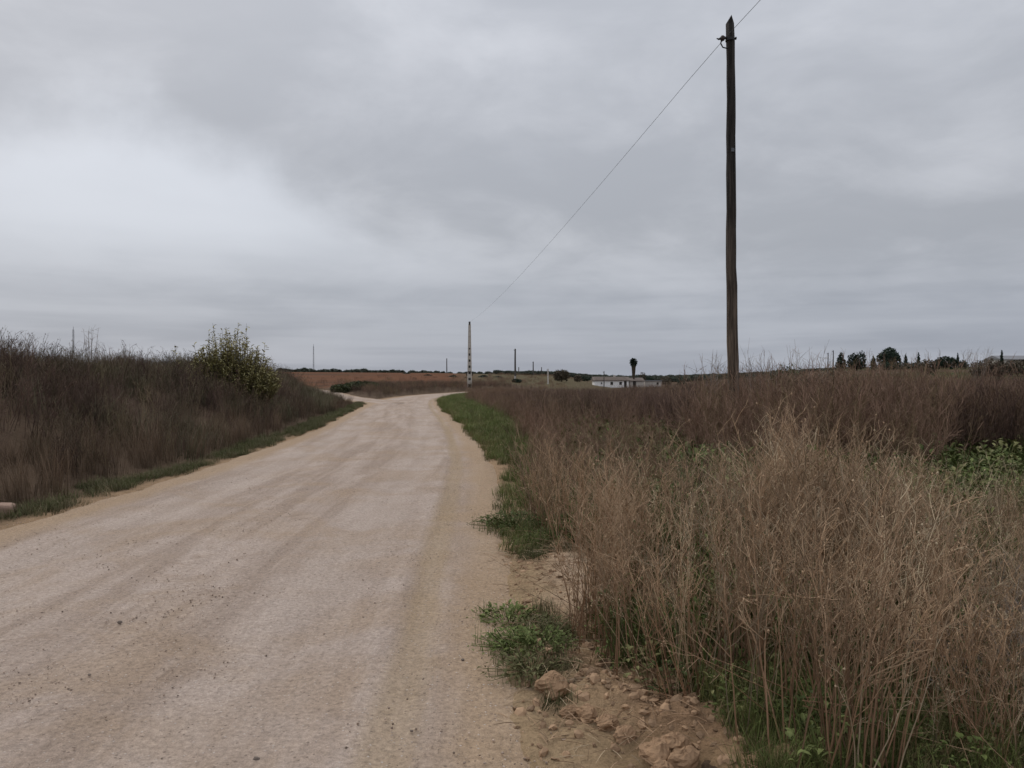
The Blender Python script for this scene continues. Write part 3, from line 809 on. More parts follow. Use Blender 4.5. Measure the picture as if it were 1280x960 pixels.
scatter('bank_grass', olv, on_ground(x, y), RNG.uniform(0.9, 1.6, len(x)), M['grass_olive'], 'olive green grass among the weeds of the left bank', 'grass', RNG, 0.15)
tanf = [tuft(250 + i, 30, 0.75, 0.18, 0.006, 0.28) for i in range(4)]
def dens_tanf(x, y):
    d = -polydist(ROAD, x, y)[0] - half_w(y)
    return ((d > 0.85) & (d < 2.4)) * sstep(0.4, 0.62, fbm(x, y, 1.6, 88))
x, y = sample(3600, -11, -4, 6, 44, dens_tanf)
scatter('dry_grass', tanf, on_ground(x, y), RNG.uniform(0.55, 1.1, len(x)), M['grass_dry'], 'tan dry grass along the foot of the left bank', 'grass', RNG, 0.15)
# green verges
grs = [tuft(260 + i, 42, 0.17, 0.13, 0.006, 0.6) for i in range(4)]
def dens_vl(x, y):
    d = -polydist(ROAD, x, y)[0] - half_w(y); td = np.abs(polydist(TRK, x, y)[0])
    return ((d > 0.32 + 0.5 * (fbm(x, y, 0.9, 90) - 0.5)) & (d < 0.65 + 0.6 * fbm(x, y, 1.5, 91)) & (td > 1.5)) * (0.2 + 0.55 * sstep(0.35, 0.55, fbm(x, y, 1.1, 92)))
x, y = sample(42000, -10.5, -4, 5.5, 46, dens_vl)
scatter('left_verge_grass', grs, on_ground(x, y), RNG.uniform(0.5, 1.05, len(x)), M['grass_verge'], 'short green grass strip between left bank and road', 'grass', RNG, 0.2)
def dens_vr(x, y):
    d = polydist(ROAD, x, y)[0] - half_w(y); e = left_edge(y)
    patch = np.interp(y, [6.6, 7.2, 9.5, 11, 14, 60], [0.8, 1.0, 0.9, 0.65, 1.0, 1.0])
    return ((d > 0.12 + 0.6 * (fbm(x, y, 0.8, 93) - 0.5) + np.interp(y, [6, 10, 13, 18], [0.0, 0.05, 0.25, 0.1])) & (x < e + 0.7) & (y > 6.6 + 0.5 * vnoise(x, y, 0.3, 98))) * (0.3 + 0.7 * sstep(0.36, 0.55, fbm(x, y, 1.2, 94))) * patch
x, y = sample(34000, -6, 2, 6.5, 62, dens_vr)
scatter('right_verge_grass', grs, on_ground(x, y), RNG.uniform(0.6, 1.35, len(x)) * np.interp(y, [7, 14, 30], [0.9, 1.1, 1.5]), M['grass_green'],
        'short green grass strip between right weeds and road', 'grass', RNG, 0.2)
# green herbs under and behind the near stand
hb = [herb(280 + i, 60, 0.24, 0.17, 0.042, 0.022) for i in range(5)]
def dens_herb(x, y):
    under = (x > left_edge(y) + 0.05) & (y > 2.5) & (y < 7.4)
    gap = (y >= 7.4) & (y < front_dark(x) + 1.5) & (x > left_edge(y) + 0.8)
    n = fbm(x, y, 1.1, 95)
    return (under * (0.08 + 0.7 * sstep(0.42, 0.6, n)) + gap * (0.3 + 0.7 * sstep(0.3, 0.5, n))) * in_view(x, y, 0.2)
x, y = sample(7000, 0, 12, 2.5, 18, dens_herb)
scatter('green_herbs', hb, on_ground(x, y), RNG.uniform(0.7, 1.6, len(x)) * np.interp(y, [3, 7, 8, 11, 16], [0.75, 1.0, 1.4, 1.7, 1.9]), M['leaf_green'],
        'low green leafy herbs under and behind the tan weeds', 'herbs', RNG, 0.2)
x, y = sample(1300, 0.3, 6.5, 3.4, 8.0, lambda x, y: (x > left_edge(y) + 0.1) * in_view(x, y, 0.2) * (0.08 + 0.9 * sstep(0.47, 0.36, fbm(x, y, 0.7, 74))))
th_ = RNG.uniform(1.0, 2.4, len(x))
scatter('tall_herbs', [herb(290 + i, 70, 0.26, 0.14, 0.036, 0.015) for i in range(4)], on_ground(x, y), np.stack([np.full(len(x), 1.1), np.full(len(x), 1.1), th_], 1), M['leaf_green'],
        'taller green leafy herbs filling gaps among the tan weeds', 'herbs', RNG, 0.12)
gt = [tuft(300 + i, 40, 0.32, 0.14, 0.006, 0.55) for i in range(4)]
x, y = sample(11000, 0, 13, 2.6, 19, lambda x, y: np.maximum(dens_herb(x, y), 0.8 * (x > left_edge(y) + 0.05) * (y < 4.6)) * (0.1 + 0.9 * sstep(0.38, 0.55, fbm(x, y, 0.9, 96))))
x = np.concatenate([x, RNG.uniform(0.9, 2.6, 420)]); y = np.concatenate([y, RNG.uniform(2.75, 3.7, 420)])
scatter('green_grass', gt, on_ground(x, y), RNG.uniform(0.5, 1.25, len(x)) * np.interp(y, [3, 4.2, 7, 8, 16], [0.55, 0.7, 1.0, 1.3, 1.6]), M['grass_green'],
        'green grass growing between the stems of the tan weeds', 'grass', RNG, 0.2)
# sparse dry litter on the verge
def litter(seed):
    r = random.Random(seed); mb = MB()
    for i in range(7):
        p = np.array((r.gauss(0, 0.08), r.gauss(0, 0.08), r.uniform(0.0, 0.02))); a = r.uniform(0, 6.283); ln = r.uniform(0.04, 0.2)
        q = p + np.array((math.cos(a), math.sin(a), r.uniform(-0.03, 0.12))) * ln
        mb.tube([p, (p + q) / 2 + np.array((0, 0, 0.006)), q], [0.002, 0.002, 0.001], 3, [0.4, 0.6, 0.9], cap=False)
    return mb
x, y = sample(1300, -0.6, 3.0, 2.4, 9, lambda x, y: ((polydist(ROAD, x, y)[0] - half_w(y)) > 0.15) * 1.0)
scatter('dry_litter', [litter(320 + i) for i in range(4)], on_ground(x, y, 0.004), RNG.uniform(0.6, 1.2, len(x)), M['weed_tan'], 'broken dry stalks lying on the bare right verge', 'litter', RNG, 0.1)
# gravel
def pebble(seed, n=1):
    r = random.Random(seed); mb = MB()
    g = (1 + 5 ** .5) / 2
    vs = [(-1, g, 0), (1, g, 0), (-1, -g, 0), (1, -g, 0), (0, -1, g), (0, 1, g), (0, -1, -g), (0, 1, -g), (g, 0, -1), (g, 0, 1), (-g, 0, -1), (-g, 0, 1)]
    fs = [(0, 11, 5), (0, 5, 1), (0, 1, 7), (0, 7, 10), (0, 10, 11), (1, 5, 9), (5, 11, 4), (11, 10, 2), (10, 7, 6), (7, 1, 8), (3, 9, 4), (3, 4, 2), (3, 2, 6), (3, 6, 8), (3, 8, 9), (4, 9, 5), (2, 4, 11), (6, 2, 10), (8, 6, 7), (9, 8, 1)]
    sx, sy, sz = r.uniform(.8, 1.2), r.uniform(.7, 1.1), r.uniform(.45, .75)
    mb.add([(v[0] / 1.9 * sx * r.uniform(.8, 1.15), v[1] / 1.9 * sy * r.uniform(.8, 1.15), v[2] / 1.9 * sz * r.uniform(.8, 1.15)) for v in vs], fs)
    return mb
M['gravel'] = veg_mat('loose_gravel', (0.36, 0.275, 0.215), (0.4, 0.33, 0.29), 0.4, (0.20, 0.15, 0.115), 0.2)
def road_z(x, y):
    s, _ = polydist(ROAD, x, y); lat = s / half_w(y)
    return 0.02 + 0.035 * (1 - np.clip(np.abs(lat), 0, 1) ** 2) + 0.05 * (fbm(x, y, 1.6, 41) - 0.5) - 0.022 * np.exp(-((np.abs(lat + 0.03) - 0.52) / 0.14) ** 2)
def dens_gravel(x, y):
    s, _ = polydist(ROAD, x, y); lat = s / half_w(y)
    t = np.exp(-((np.abs(lat + 0.03) - 0.52) / 0.16) ** 2)
    return (np.abs(lat) < 1.12) * in_view(x, y, 0.1) * (1 - 0.7 * t) * (0.08 + sstep(0.42, 0.68, fbm(x, y, 0.55, 97)))
x, y = sample(90000, -7, 0.6, 2.4, 16, dens_gravel)
k = RNG.uniform(0, 1, len(x)) < np.interp(y, [3, 6, 16], [1, .8, .3]); x, y = x[k], y[k]
psz = 0.002 + 0.0065 * RNG.uniform(0, 1, len(x)) ** 5
scatter('gravel', [pebble(340 + i) for i in range(5)], np.stack([x, y, road_z(x, y) + psz * 0.2], 1), psz, M['gravel'], 'loose gravel strewn over the road surface', 'gravel', RNG, 0.4)

# ------------------------------------------------------------------ things
def gz(x, y):
    return float(height(np.array([x]), np.array([y]))[0])
# --- the big wooden pole
def wood_mat():
    m, t, b = new_mat('creosoted_wood')
    g = N(t, 'ShaderNodeTexCoord')
    mp = N(t, 'ShaderNodeMapping'); mp.inputs['Scale'].default_value = (14, 14, 0.7); L(t, g.outputs['Object'], mp.inputs[0])
    gr = noise(t, mp.outputs[0], 2.2, 7, 0.65, 0.4)
    bl = noise(t, g.outputs['Object'], 1.3, 5, 0.6)
    sp = N(t, 'ShaderNodeSeparateXYZ'); L(t, g.outputs['Object'], sp.inputs[0])
    lowc = smooth(t, math_n(t, 'ADD', sp.outputs[2], math_n(t, 'MULTIPLY', bl, 1.6)), 6.2, 1.6)
    c = mixc(t, lowc, (0.030, 0.026, 0.023), (0.125, 0.092, 0.068))   # creosote has washed out towards the foot
    c = vmath(t, 'SCALE', c, scale=math_n(t, 'ADD', math_n(t, 'MULTIPLY', smooth(t, gr, 0.3, 0.7), 1.5), 0.3))
    L(t, c, b.inputs['Base Color'])
    add_bump(t, b, gr, 0.8, 0.02)
    return m
M['wood'] = wood_mat()
PY = 13.0
PX = pix(917, 0, PY)[0]; PXT = pix(911, 0, PY)[0]
pz = gz(PX, PY); top = pix(0, 22, PY)[1]
pole = tag(empty('utility_pole', (PX, PY, pz)), 'tall dark wooden utility pole with pointed top rising from weeds on the right', 'pole')
mb = MB(); r = random.Random(5); H_ = top - pz; n = 26
pts = []; rad = []; wob = []
for i in range(n):
    u = i / (n - 1); z_ = -0.4 + u * (H_ - 0.13 + 0.4)
    pts.append(((PXT - PX) * z_ / H_ + 0.012 * math.sin(u * 9) + r.gauss(0, 0.003), 0.01 * math.sin(u * 7 + 1), z_))
    rad.append(0.104 - 0.036 * u + r.gauss(0, 0.0015)); wob.append([r.gauss(0, 0.025) for k in range(14)])
mb.tube(pts, rad, 14, wob=wob)
tp = pts[-1]
ring = [(tp[0] + 0.068 * math.cos(2 * math.pi * k / 14), tp[1] + 0.068 * math.sin(2 * math.pi * k / 14), tp[2]) for k in range(14)]
mb.build('shaft', M['wood'], pole, True)
mb = MB()
mb.add(ring + [(tp[0] + 0.012, tp[1] - 0.05, tp[2] + 0.13), (tp[0] + 0.012, tp[1] + 0.05, tp[2] + 0.13)],
       [(k, (k + 1) % 14, 14 if k >= 7 else 15) for k in range(14)] + [(0, 14, 15), (7, 15, 14)])
mb.build('pointed_top', M['wood'], pole)
bz = pix(0, 52, PY)[1] - pz; bx = tp[0]
br = MB()
br.tube([(bx + 0.06, -0.02, bz + 0.02), (bx - 0.06, -0.03, bz + 0.02), (bx - 0.13, -0.03, bz + 0.03), (bx - 0.2, -0.03, bz - 0.0), (bx - 0.235, -0.03, bz + 0.015)], [0.014, 0.016, 0.03, 0.016, 0.008], 8)
br.tube([(bx - 0.15, -0.03, bz), (bx - 0.165, -0.03, bz - 0.07), (bx - 0.13, -0.03, bz - 0.135), (bx - 0.05, -0.03, bz - 0.155)], 0.012, 6)
bracket = br.build('bracket', M['iron'], pole, True)
ins = MB(); ins.tube([(bx - 0.135, -0.03, bz - 0.02), (bx - 0.135, -0.03, bz + 0.0), (bx - 0.135, -0.03, bz + 0.045), (bx - 0.135, -0.03, bz + 0.06)], [0.03, 0.042, 0.036, 0.02], 10)
ins.build('insulator', M['ceramic'], bracket, True)
bo = MB(); bo.tube([(bx + 0.05, -0.02, bz + 0.02), (bx + 0.08, -0.02, bz + 0.02), (bx + 0.082, -0.02, bz + 0.02), (bx + 0.1, -0.02, bz + 0.02)], [0.01, 0.01, 0.026, 0.026], 8)
bo.build('bolt', M['iron'], pole)
bn = MB(); bn.tube([(bx, 0, bz - 0.02), (bx, 0, bz + 0.03)], 0.078, 14); bn.build('steel_band', M['iron'], pole)
nt_ = MB(); q = pix(0, 190, PY)[1] - pz; nt_.box((pts[12][0] - 0.0, -0.09, q), (0.05, 0.012, 0.06)); nt_.build('metal_plate', M['steel'], pole)

# --- the concrete pole at the bend
Y2 = 85.0
X2 = pix(587, 0, Y2)[0]; z2 = gz(X2, Y2); t2 = pix(0, 402, Y2)[1]
cpole = tag(empty('concrete_pole', (X2, Y2, z2)), 'pale concrete pole with recessed panels standing at the road bend', 'pole')
H2 = t2 - z2
def taper(z_, a=0.54, b_=0.25): return a + (b_ - a) * z_ / H2
for sgn in (-1, 1):
    f = MB(); w0, w1 = taper(0), taper(H2 - 0.3)
    q0, q1 = w0 * 0.5, w1 * 0.5; tkn = 0.1
    vs_ = []
    for (q_, z_) in ((q0, -0.3), (q1, H2 - 0.3)):
        for (dx, dy) in ((-tkn, -0.16), (0, -0.16), (0, 0.16), (-tkn, 0.16)):
            vs_.append((sgn * (q_ + dx * (0.9 if z_ > 1 else 1.2)), dy * (1 if z_ < 1 else 0.6), z_))
    f.add(vs_, [(3, 2, 1, 0), (4, 5, 6, 7), (0, 1, 5, 4), (1, 2, 6, 5), (2, 3, 7, 6), (3, 0, 4, 7)])
    f.build('flange', M['concrete'], cpole)
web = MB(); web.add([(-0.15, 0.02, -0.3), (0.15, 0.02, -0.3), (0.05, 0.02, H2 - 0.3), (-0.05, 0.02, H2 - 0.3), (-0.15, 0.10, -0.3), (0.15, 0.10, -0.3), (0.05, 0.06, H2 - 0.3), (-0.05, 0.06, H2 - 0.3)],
                    [(0, 1, 2, 3), (7, 6, 5, 4), (0, 4, 5, 1), (2, 6, 7, 3)]); web.build('web', M['concrete_dark'], cpole)  # web coloured dark to stand in for shade inside the recessed panels
k = 0; z_ = 0.55
while z_ < H2 - 0.6:
    c = MB(); w = taper(z_) - 0.16; hh = 0.42 if z_ < H2 * 0.62 else 0.62
    c.box((0, -0.03, z_), (max(w, 0.06), 0.2, hh)); c.build('crossbar', M['concrete'], cpole); z_ += 0.68 if z_ < H2 * 0.62 else 0.64
c = MB(); c.box((0, 0, H2 - 0.16), (0.2, 0.2, 0.30)); c.build('cap', M['concrete_dark'], cpole)
cz = pix(0, 467, Y2)[1] - z2
c = MB()
for sgn in (-1, 1):
    c.tube([(sgn * 0.16, -0.1, cz + 0.22), (sgn * 0.30, -0.1, cz + 0.12), (sgn * 0.33, -0.1, cz - 0.1), (sgn * 0.28, -0.1, cz - 0.25)], 0.05, 6)
c.tube([(-0.2, -0.14, cz + 0.2), (0.2, -0.14, cz + 0.2)], 0.05, 6)
c.build('collar', M['iron'], cpole)

# --- overhead wire
p1 = np.array((PX + bx - 0.13, PY - 0.04, bz + pz)); p2 = np.array((X2 + 0.0, Y2 - 0.1, t2 - 0.05))
d_ = (p1 - p2); p0 = p1 + d_ * (26.0 / np.linalg.norm(d_)) + np.array((0.15, 0, 0.28))
w = MB(); wp = []
for (a, b_, sag, n) in ((p0, p1 + np.array((0.02, 0, 0)), 0.12, 14), (p1, p2, 0.55, 40)):
    for i in range(n + 1):
        u = i / n
        if wp and i == 0: continue
        q = a * (1 - u) + b_ * u; wp.append((q[0], q[1], q[2] - sag * 4 * u * (1 - u)))
w.tube(wp, 0.0038, 6)
tag(w.build('overhead_wire', M['wire'], None, True), 'thin grey wire running from the wooden pole to the concrete pole', 'wire')

# --- far poles
def far_pole(px_, ytop, ybase, Y, wtop, wbase, mat, label, white=None, arm=None):
    X_, zt = pix(px_, ytop, Y); zb = gz(X_, Y)
    o = tag(empty('distant_pole', (X_, Y, zb)), label, 'pole', 'poles in the distance')
    m = MB(); h = zt - zb; n = 8
    m.tube([(0.01 * math.sin(i), 0, -0.3 + (h + 0.3) * i / (n - 1)) for i in range(n)], [wbase + (wtop - wbase) * i / (n - 1) for i in range(n)], 8)
    m.build('shaft', mat, o)
    if white:
        hb_ = pix(0, white, Y)[1] - zb
        m = MB(); m.box((-0.02, -0.19, hb_ / 2 - 0.1), (0.34, 0.2, hb_ + 0.2), taper=0.85); m.build('concrete_stub', M['lime_dirty'], o)
    m = MB(); m.tube([(0.0, 0, h - 0.35), (-0.22, -0.05, h - 0.3), (-0.24, -0.05, h - 0.15)], [0.03, 0.03, 0.05], 6); m.build('bracket', M['iron'], o)
    return o
far_pole(644, 436, 480, 140, 0.13, 0.19, M['wood_far'], 'dark wooden pole bolted to a pale concrete stub beyond the bend', 470)
far_pole(648.5, 459, 470, 330, 0.16, 0.2, M['wood_far'], 'faint short pole just right of the pole with the pale stub')
far_pole(666.5, 452, 472, 240, 0.15, 0.2, M['wood_far'], 'thin grey pole midway between stubbed pole and rounded tree')
far_pole(677, 459, 470, 330, 0.16, 0.22, M['wood_far'], 'faint thin pole between the grey pole and the white post')
far_pole(685, 461, 480, 150, 0.11, 0.16, M['lime_dirty'], 'short white post left of the rounded tree')
far_pole(755, 464, 482, 185, 0.10, 0.13, M['wood_far'], 'thin pole in front of the white farmhouse')
far_pole(558.5, 448, 464, 300, 0.16, 0.22, M['wood_far'], 'thin pole on the skyline left of the concrete pole')
far_pole(1035, 441, 458, 170, 0.10, 0.13, M['wood_far'], 'left of two thin posts beside the small trees on the right')
far_pole(1041.5, 438, 458, 170, 0.10, 0.13, M['wood_far'], 'right of two thin posts beside the small trees on the right')
# --- lattice masts
def mast(px_, ytop, Y, w0, w1, label):
    X_, zt = pix(px_, ytop, Y); zb = gz(X_, Y); h = zt - zb
    o = tag(empty('lattice_mast', (X_, Y, zb)), label, 'mast', 'masts on the skyline')
    n = 12
    P = lambda i, c: ((w0 + (w1 - w0) * i / n) * c[0] / 2, (w0 + (w1 - w0) * i / n) * c[1] / 2, h * i / n)
    cs = ((-1, -1), (1, -1), (1, 1), (-1, 1))
    for c in cs:
        m = MB(); m.tube([P(0, c), P(n, c)], 0.05, 5); m.build('leg', M['steel'], o)
    m = MB()
    for i in range(n):
        for k in range(4):
            m.tube([P(i, cs[k]), P(i + 1, cs[(k + 1) % 4])], 0.035, 4, cap=False); m.tube([P(i + 1, cs[k]), P(i + 1, cs[(k + 1) % 4])], 0.035, 4, cap=False)
    m.build('bracing', M['steel'], o)
    m = MB(); m.tube([(0, 0, h), (0, 0, h + 1.6)], 0.1, 5); m.build('antenna', M['steel'], o)
mast(392, 433, 560, 0.8, 0.4, 'slender lattice mast on the skyline above the red field')
mast(92, 412, 430, 0.9, 0.55, 'lattice mast showing just above the weeds of the left bank')

# --- crowns of leaf-sized faces
def crown(seed, lobes, n, size, up=0.0):
    """lobes: (cx, cy, cz, rx, ry, rz); leaves sit mostly in the outer shell of each lobe"""
    r = np.random.default_rng(seed); mb = MB()
    vol = np.array([l[3] * l[4] * l[5] for l in lobes]) ** 0.7; vol /= vol.sum()
    for li, l in enumerate(lobes):
        m = int(n * vol[li])
        for i in range(m):
            d = r.normal(size=3); d /= np.linalg.norm(d)
            q = (0.45 + 0.55 * r.random() ** 0.5) * (1 + 0.13 * float(np.clip(r.normal(), -2, 0.9)))
            p = np.array((l[0] + d[0] * l[3] * q, l[1] + d[1] * l[4] * q, l[2] + d[2] * l[5] * q))
            a = r.normal(size=3) + np.array((0, 0, up)); a /= np.linalg.norm(a)
            b_ = np.cross(a, r.normal(size=3)); b_ /= np.linalg.norm(b_)
            s = size * r.uniform(0.6, 1.4)
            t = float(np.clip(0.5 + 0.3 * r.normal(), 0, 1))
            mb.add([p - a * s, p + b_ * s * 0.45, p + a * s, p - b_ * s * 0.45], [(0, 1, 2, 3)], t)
    return mb
def trunk(mb, h, r0, r1, r, limbs=0, spread=0.6):
    P = [(0, 0, -0.3)] + [(r.gauss(0, 0.06) * h * 0.1, r.gauss(0, 0.06) * h * 0.1, h * k / 4) for k in range(1, 5)]
    mb.tube(P, [r0, r0 * .9, r0 * .8, r0 * .7, r1], 7)
    for i in range(limbs):
        a = 6.283 * i / limbs + r.uniform(0, 0.6); k = r.randint(2, 4); p = np.array(P[k])
        e = p + np.array((math.cos(a) * spread, math.sin(a) * spread, spread * r.uniform(0.7, 1.4))) * h * 0.5
        mb.tube([p, (p + e) / 2 + np.array((0, 0, -0.03 * h)), e], [r1 * 0.9, r1 * 0.6, r1 * 0.25], 5)
def tree(name, px_, ytop, Y, wpx, lobes, n, size, mat, label, group=None, seed=0, cat='tree', th=0.35, sink=0.0):
    X_, zt = pix(px_, ytop, Y); zb = min(gz(X_, Y) - sink, zt - 0.9); h = zt - zb; w = wpx / F * Y
    o = tag(empty(name, (X_, Y, zb)), label, cat, group)
    r = random.Random(seed)
    tm = MB(); trunk(tm, h * th * 1.3, max(0.04 * h, 0.06), max(0.022 * h, 0.03), r, 4, 0.5); tm.build('trunk', M['bark'], o)
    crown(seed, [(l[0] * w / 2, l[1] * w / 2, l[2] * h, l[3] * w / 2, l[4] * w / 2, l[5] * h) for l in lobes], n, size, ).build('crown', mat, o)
    return o
ROUND = [(0, 0, .55, .8, .8, .36), (-.45, .1, .45, .5, .6, .3), (.45, -.1, .42, .5, .6, .32), (0.1, 0, .75, .5, .5, .24)]
PAIR = [(-.4, 0, .5, .55, .6, .38), (.4, 0, .55, .5, .6, .43), (0, 0, .3, .9, .8, .25)]
CONE = [(0, 0, .3, .9, .9, .25), (0, 0, .5, .7, .7, .25), (0.05, 0, .72, .45, .45, .2), (0, 0, .88, .2, .2, .12)]
CYP = [(0, 0, .35, 1, 1, .33), (0, 0, .6, .75, .75, .26), (0, 0, .82, .4, .4, .18)]
DOME = [(0, 0, .5, .95, .8, .42), (-.5, 0, .4, .5, .6, .36), (.5, 0, .42, .5, .6, .38)]
YR = 190.0
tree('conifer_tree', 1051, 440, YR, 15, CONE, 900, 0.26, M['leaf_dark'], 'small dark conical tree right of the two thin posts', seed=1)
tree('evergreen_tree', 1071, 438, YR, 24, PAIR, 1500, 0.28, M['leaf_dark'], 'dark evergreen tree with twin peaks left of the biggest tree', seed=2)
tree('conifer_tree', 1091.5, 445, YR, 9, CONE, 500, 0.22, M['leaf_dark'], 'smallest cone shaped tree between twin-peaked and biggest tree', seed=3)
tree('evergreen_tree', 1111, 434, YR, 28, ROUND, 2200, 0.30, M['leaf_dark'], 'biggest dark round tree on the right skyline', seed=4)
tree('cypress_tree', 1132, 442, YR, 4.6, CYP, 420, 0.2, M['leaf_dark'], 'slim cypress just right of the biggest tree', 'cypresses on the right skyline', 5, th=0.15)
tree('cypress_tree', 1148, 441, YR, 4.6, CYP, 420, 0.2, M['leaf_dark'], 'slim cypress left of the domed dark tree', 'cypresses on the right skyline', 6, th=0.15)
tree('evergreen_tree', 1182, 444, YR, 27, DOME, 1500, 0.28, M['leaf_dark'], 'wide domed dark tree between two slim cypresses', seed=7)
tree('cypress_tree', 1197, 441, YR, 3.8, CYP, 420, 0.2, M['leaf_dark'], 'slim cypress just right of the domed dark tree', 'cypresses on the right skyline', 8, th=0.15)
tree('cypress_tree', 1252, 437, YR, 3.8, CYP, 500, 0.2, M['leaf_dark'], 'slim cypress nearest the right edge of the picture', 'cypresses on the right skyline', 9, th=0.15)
tree('scrub_bush', 1160, 447, 150, 20, DOME, 900, 0.22, M['leaf_brown'], 'brown low bush between two cypresses on the right', seed=10, cat='bush')
tree('scrub_bush', 1236, 447, 130, 46, DOME, 2000, 0.24, M['leaf_brown'], 'broad dark brown thicket left of the rightmost cypress', seed=11, cat='bush')
tree('scrub_bush', 1125, 452, 185, 60, DOME, 1500, 0.25, M['leaf_dark'], 'low dark hedge at the foot of the biggest tree', seed=12, cat='bush')
tree('scrub_bush', 1204, 449, YR, 12, DOME, 420, 0.25, M['leaf_dark'], 'small dark bush right of the domed tree and its cypress', seed=13, cat='bush')
tree('scrub_bush', 1272, 448, 140, 40, DOME, 1500, 0.24, M['leaf_brown'], 'brown bush at the right edge below the pale shed roof', seed=14, cat='bush')
tree('round_tree', 702, 460, 175, 20, DOME, 1500, 0.2, M['leaf_brown'], 'rounded brownish tree right of the white post', seed=15)
tree('scrub_bush', 722, 467, 200, 10, DOME, 400, 0.2, M['leaf_brown'], 'small reddish bush right of the rounded brownish tree', seed=16, cat='bush')
tree('scrub_bush', 731, 470, 240, 14, DOME, 400, 0.22, M['leaf_dark'], 'low dark bush left of the farmhouse', seed=17, cat='bush')
tree('evergreen_tree', 766, 467, 240, 10, DOME, 500, 0.2, M['leaf_dark'], 'small dark tree showing above the farmhouse roof', seed=18)
tree('dark_shrub', 646, 473, 138, 12, DOME, 500, 0.16, M['leaf_dark'], 'dark shrub at the foot of the stubbed pole', seed=19, cat='shrub')
for i, (px_, yt, w) in enumerate(((803, 463, 8), (812, 467, 10), (832, 468, 16), (852, 470, 14), (874, 469, 8), (886, 471, 16))):
    tree('scrub_bush', px_, yt, 215, w, DOME, 420, 0.22, M['leaf_dark'] if i % 2 else M['leaf_brown'],
         ['thin dark bush just right of the palm', 'ragged dark bush in front of the white end wall', 'dark bush just right of the farm buildings', 'second dark bush right of the farm buildings',
          'small dark bush left of the wooden pole', 'low dark bush nearest the wooden pole on the left'][i], seed=30 + i, cat='bush')
# olive trees along the ridge on the left
ol = tree('olive_tree', 380, 459, 250, 12, ROUND, 420, 0.24, M['leaf_olive'], 'small dark olive tree in the row along the ridge above the red field', 'olive trees along the ridge', 50, sink=0.2)
r = random.Random(77)
row = [(352, 461, 250), (365, 460, 262), (392, 460, 255), (400, 459, 250), (413, 460, 262), (424, 459.5, 250), (433, 460, 258), (446, 460, 250), (455, 461, 262), (464, 461.5, 262),
       (358, 461, 258), (372, 460, 256), (386, 460, 262), (406, 459, 262), (418, 460, 255), (439, 460, 264), (451, 460, 256), (469, 462, 258), (480, 462, 270), (491, 463, 285), (503, 464, 290), (522, 465, 305), (538, 465, 312), (554, 466, 320), (562, 466, 325), (583, 466, 330), (592, 466, 330), (600, 466, 335), (633, 467, 340), (640, 468, 340), (662, 468, 345), (672, 469, 345), (680, 469, 345), (474, 462, 270), (486, 463, 280), (497, 463.5, 290), (516, 465, 300), (530, 465, 310), (546, 466, 320), (575, 466, 330), (611, 466, 330), (624, 467, 340), (655, 468, 340), (690, 469, 340)]
for (px_, yt, Y) in row:
    c = copy_tree(ol)
    if px_ > 592: c['label'] = 'small dark olive tree on the skyline right of the concrete pole'
    X_ = pix(px_, 0, Y)[0]; zb = gz(X_, Y) - 0.7
    hs = r.uniform(1.0, 1.35); c.location = (X_, Y, zb); c.rotation_euler = (0, 0, r.uniform(0, 6)); c.scale = (hs * r.uniform(1.0, 1.5), hs * r.uniform(0.9, 1.3), hs * 0.9)
near_ol = [(508, 466, 205, 'dark olive tree standing alone on the red slope left of centre'), (535, 468, 180, 'wider dark olive tree on the slope left of the concrete pole'),
           (566, 469, 170, 'dark olive tree just left of the concrete pole'), (604, 469, 170, 'dark olive tree just right of the concrete pole'), (622, 470, 175, 'dark olive tree left of the stubbed pole')]
for (px_, yt, Y, lb) in near_ol:
    tree('olive_tree', px_, yt, Y, 14, ROUND, 520, 0.2, M['leaf_olive'], lb, seed=int(px_), sink=0.1)
# green thicket on the outer side of the bend
tree('green_thicket', 452, 476, 74, 44, DOME, 2600, 0.14, M['leaf_scrub'], 'dark green thicket behind the side track', seed=60, cat='bush', th=0.2)
tree('green_thicket', 425, 479, 72, 24, DOME, 1300, 0.13, M['leaf_scrub'], 'smaller olive green thicket left of the dark green one', seed=61, cat='bush', th=0.2)
tree('brown_thicket', 500, 480, 82, 60, DOME, 2300, 0.14, M['leaf_brown'], 'long brown thicket between the green thicket and the bend', seed=62, cat='bush', th=0.2)
tree('brown_thicket', 552, 481, 92, 44, DOME, 1600, 0.14, M['leaf_brown'], 'brown thicket behind the end of the visible road', seed=63, cat='bush', th=0.2)

# far wood along the horizon
x, y = sample(2600, -0.02, 0.46, 330, 520, lambda x, y: 0.35 + 0.65 * sstep(0.4, 0.6, fbm(x, y, 40, 99)), True)
scatter('far_wood', [crown(900 + i, [(0, 0, 1.1, 2.0, 2.0, 1.1), (1.0, 0, 0.9, 1.2, 1.2, 0.9), (-.9, .4, 1.0, 1.2, 1.2, 1.0)], 260, 0.34) for i in range(3)],
        on_ground(x, y), RNG.uniform(0.5, 1.0, len(x)), M['leaf_olive'], 'far low dark wood along the horizon behind the farmhouse', 'wood', RNG, 0.05)

